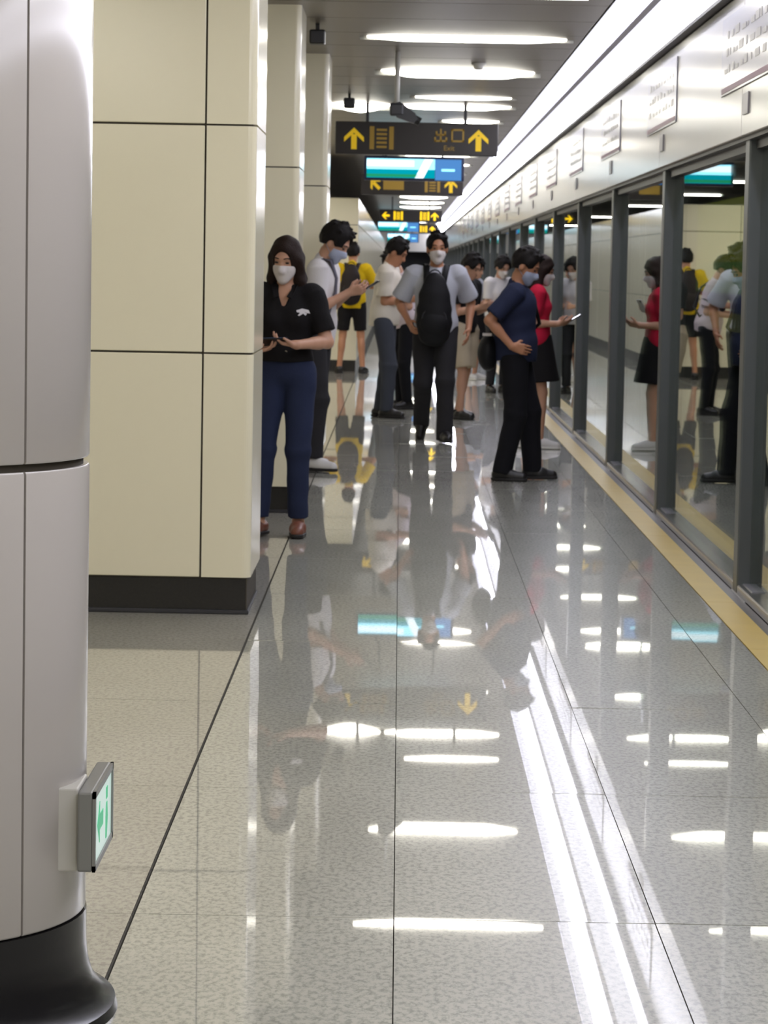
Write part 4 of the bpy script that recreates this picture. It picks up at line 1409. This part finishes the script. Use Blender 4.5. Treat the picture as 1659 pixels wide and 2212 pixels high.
# pale top, facing left
m5 = person('passenger in a pale pink top, facing the man in the white T-shirt', 0.06, 28.7, -70, 1.64,
            dict(lean=10, head=(8, 24, 0), Rw=(-0.08, -0.25, 1.08), Rp=(-0.2, 0.8, -0.9), Rh=(0.1, -1, 0.2), Rn=(0.7, 0, 0.7), Rcurl=0.8,
                 Lw=(0.09, -0.26, 1.06), Lp=(0.2, 0.8, -0.9), Lh=(-0.1, -1, 0.2), Ln=(-0.7, 0, 0.7), Lcurl=0.8, Rtd=(0, -0.3, 1), Ltd=(0, -0.3, 1)),
            dict(col=C_PINK, loose=0.030, hem=0.88, sleeve=0.78, sl=0.034, wr=0.005), dict(col=C_NAVYT, loose=0.012, length=0.95),
            dict(col=C_DKSHOE, sole=C_SOLED), dict(kind='short', t=0.03), M_MASKW, SKIN, 0.009, True)
cb = empty('crossbody_bag', m5['root'].location, m5['root'].rotation_euler.z)
tag(cb, 'black crossbody bag with a pale badge on the passenger in pink', 'bag')
g = Grid((-0.2, -0.30, 1.02), (0.26, 0.0, 1.40), 0.009)
g.ell((0.06, -0.165, 1.20), (0.085, 0.045, 0.10), None, 0)
obj('pouch', g.mesh('pouch', C_PACK, m5['sc']), cb)
obj('badge', MB().box(0.035, 0.085, -0.203, -0.195, 1.185, 1.215, 0.002, 1).mesh('badge', C_WHITE), cb)
obj('strap', MB().tube([Vector(v) * m5['sc'] for v in ((0.06, -0.16, 1.26), (0.02, -0.16, 1.36), (-0.08, -0.09, 1.44), (-0.10, 0.0, 1.44), (-0.06, 0.10, 1.36), (0.05, 0.15, 1.15), (0.14, 0.06, 1.05), (0.13, -0.08, 1.12))], 0.012, 6).mesh('strap', C_PACK, True), cb)

# man with backpack on his chest, walking towards us
m6 = person('man walking towards the camera in a pale T-shirt with a backpack on his chest', 0.30, 23.4, 0, 1.745,
            dict(lean=1, head=(6, 4, 0), hz=0.915, L=(0.09, -0.16, 0.0), R=(-0.10, 0.26, 0.10), Rpitch=52, Rtoe=-10, Ltoe=10,
                 Lw=(0.27, -0.02, 0.93), Lp=(0.5, 1, 0), Lcurl=0.5, Rw=(-0.22, -0.10, 0.98), Rp=(-0.7, 1, 0), Rcurl=0.6),
            dict(col=C_GREYT, loose=0.034, hem=0.86, sleeve=0.85, sl=0.036, wr=0.005), dict(col=C_CHAR, loose=0.022, length=1.10),
            dict(col=C_DKSHOE, sole=C_SOLED), dict(kind='short', t=0.017), M_MASKW, SKIN_D, 0.0075)
backpack(m6, 'large black backpack worn on the chest of the walking man', C_PACK, -1, (-0.015, -0.215, 1.085), (0.150, 0.085, 0.265))

# person in black top and beige shorts behind
m7 = person('passenger in a black top and beige shorts behind the walking man', 0.61, 27.0, 55, 1.60,
            dict(lean=4, head=(0, 26, 0), Rw=(-0.10, -0.27, 1.16), Rp=(-0.2, 0.8, -0.9), Rh=(0.2, -1, 0.2), Rn=(0.7, 0, 0.7), Rcurl=0.8, Rtd=(0, -0.3, 1),
                 Lw=(0.08, -0.27, 1.15), Lp=(0.2, 0.8, -0.9), Lh=(-0.2, -1, 0.2), Ln=(-0.7, 0, 0.7), Lcurl=0.8, Ltd=(0, -0.3, 1), L=(0.09, 0.1, 0), R=(-0.09, -0.05, 0)),
            dict(col=C_BLACK, loose=0.022, hem=0.90, sleeve=0.7, sl=0.02), dict(col=C_BEIGE, kind='shorts', loose=0.035, length=0.92),
            dict(col=C_DKSHOE, sole=C_SOLED), dict(kind='short', t=0.024), None, SKIN, 0.009)
phone(m7, (-0.01, -0.40, 1.20), (0, -0.6, 0.9), (0, 0.7, 0.6), 'white phone held by the passenger in beige shorts', M_PHONEW)

# two passengers further back
m8 = person('passenger with dark hair and a white top, half hidden behind the man in navy', 1.16, 33.0, 30, 1.60,
            dict(lean=4, head=(0, 22, 0), Rw=(-0.09, -0.26, 1.10), Rp=(-0.3, 0.8, -0.9), Lw=(0.09, -0.26, 1.10), Lp=(0.3, 0.8, -0.9), Rcurl=0.8, Lcurl=0.8),
            dict(col=C_WHITE, loose=0.026, hem=0.88, sleeve=0.75, sl=0.028), dict(col=C_CHAR, loose=0.014, length=0.9),
            dict(col=C_DKSHOE, sole=C_SOLED), dict(kind='short', t=0.028), M_MASKW, SKIN, 0.010, True)
m9 = person('far passenger in a pale grey T-shirt and black skirt, seen mirrored in the door glass', 0.95, 36.6, 60, 1.56,
            dict(lean=2, head=(0, 14, 0), Rw=(-0.10, -0.24, 1.10), Rp=(-0.3, 0.8, -0.9), Lw=(0.09, -0.26, 1.10), Lp=(0.3, 0.8, -0.9), Rcurl=0.8, Lcurl=0.8),
            dict(col=C_GREYT, loose=0.026, hem=0.90, sleeve=0.75, sl=0.028), dict(col=C_BLACK, kind='skirt', length=0.85, wr=0.002),
            dict(col=C_WSHOE, sole=C_SOLEW), dict(kind='short', t=0.028), None, SKIN, 0.010, True)

# man in navy, hand on hip, facing right
m10 = person('man in a navy polo and black trousers standing with a hand on his hip', 0.82, 19.25, 84, 1.61,
             dict(lean=1, head=(-8, 28, 0), hz=0.915, R=(-0.10, 0.09, 0), L=(0.10, -0.12, 0), Rtoe=-6, Ltoe=8, hip=(0, 0.02),
                  Rw=(-0.215, 0.03, 0.985), Rp=(-0.25, 1, 0.1), Rh=(0.3, -1, -0.25), Rn=(1, 0.1, 0), Rtd=(0, 0.2, 1), Rcurl=0.5,
                  Lw=(0.20, 0.06, 0.90), Lp=(0.3, 1, 0), Lcurl=0.5),
             dict(col=C_NAVY, loose=0.046, hem=0.88, sleeve=0.85, sl=0.030, wr=0.004), dict(col=C_NAVYT, loose=0.026, length=1.0),
             dict(col=C_DKSHOE, sole=C_SOLED), dict(kind='short', t=0.020), M_MASKB, SKIN_D, 0.0065)
hb = empty('waist_bag', m10['root'].location, m10['root'].rotation_euler.z)
tag(hb, 'black bag slung behind the hip of the man in navy', 'bag')
g = Grid((-0.26, 0.02, 0.74), (0.20, 0.36, 1.16), 0.009)
g.ell((-0.03, 0.215, 0.93), (0.14, 0.075, 0.135), None, 0.02)
g.wrinkle(0.003, 30, 1)
obj('pouch', g.mesh('pouch', C_PACK, m10['sc']), hb)
obj('tag', MB().box(-0.165, -0.155, 0.17, 0.235, 1.0, 1.02, 0.002, 1).mesh('tag', C_WHITE), hb)
obj('strap', MB().tube([Vector(v) * m10['sc'] for v in ((-0.06, 0.20, 1.05), (-0.07, 0.16, 1.25), (-0.06, 0.03, 1.445), (-0.02, -0.10, 1.36), (0.06, -0.15, 1.15), (0.14, -0.02, 1.02), (0.10, 0.14, 0.99))], 0.014, 6).mesh('strap', C_PACK, True), hb)

# woman in red behind him
m11 = person('woman in a crimson top with long hair, behind the man in navy, facing the doors', 1.10, 22.75, 92, 1.57,
             dict(lean=2, head=(0, 16, 0), L=(0.08, 0.06, 0), R=(-0.09, -0.06, 0),
                  Rw=(-0.10, -0.20, 1.11), Rp=(-0.2, 0.9, -0.9), Rh=(0.15, -1, 0.2), Rn=(0.5, 0, 0.9), Rtd=(0.3, -0.3, 1), Rcurl=0.7,
                  Lw=(0.08, -0.19, 1.10), Lp=(0.2, 0.9, -0.9), Lh=(-0.15, -1, 0.2), Ln=(-0.5, 0, 0.9), Ltd=(-0.3, -0.3, 1), Lcurl=0.7),
             dict(col=C_RED, loose=0.026, hem=0.84, sleeve=0.72, sl=0.03, wr=0.004), dict(col=C_BLACK, kind='skirt', length=0.82, wr=0.002),
             dict(col=C_WSHOE, sole=C_SOLEW), dict(kind='long', col=M_HAIRB, len=0.18, t=0.014), M_MASKW, SKIN, 0.008, True)
phone(m11, (-0.01, -0.34, 1.15), (0, -0.9, 0.55), (0, 0.5, 1), 'thin dark phone held by the woman in crimson')
rb = empty('handbag', m11['root'].location, m11['root'].rotation_euler.z)
tag(rb, 'brown handbag at the hip of the woman in crimson', 'bag')
g = Grid((0.04, -0.18, 0.72), (0.36, 0.26, 1.10), 0.009)
g.ell((0.205, 0.04, 0.90), (0.045, 0.13, 0.10), None, 0)
obj('pouch', g.mesh('pouch', cloth('brown_leather', (74, 58, 48), 0.1, 0.5), m11['sc']), rb)
obj('strap', MB().tube([Vector(v) * m11['sc'] for v in ((0.20, -0.06, 0.98), (0.16, -0.09, 1.2), (0.115, -0.05, 1.44), (0.12, 0.03, 1.445), (0.16, 0.10, 1.2), (0.20, 0.10, 0.98))], 0.010, 6).mesh('strap', C_BLACK, True), rb)
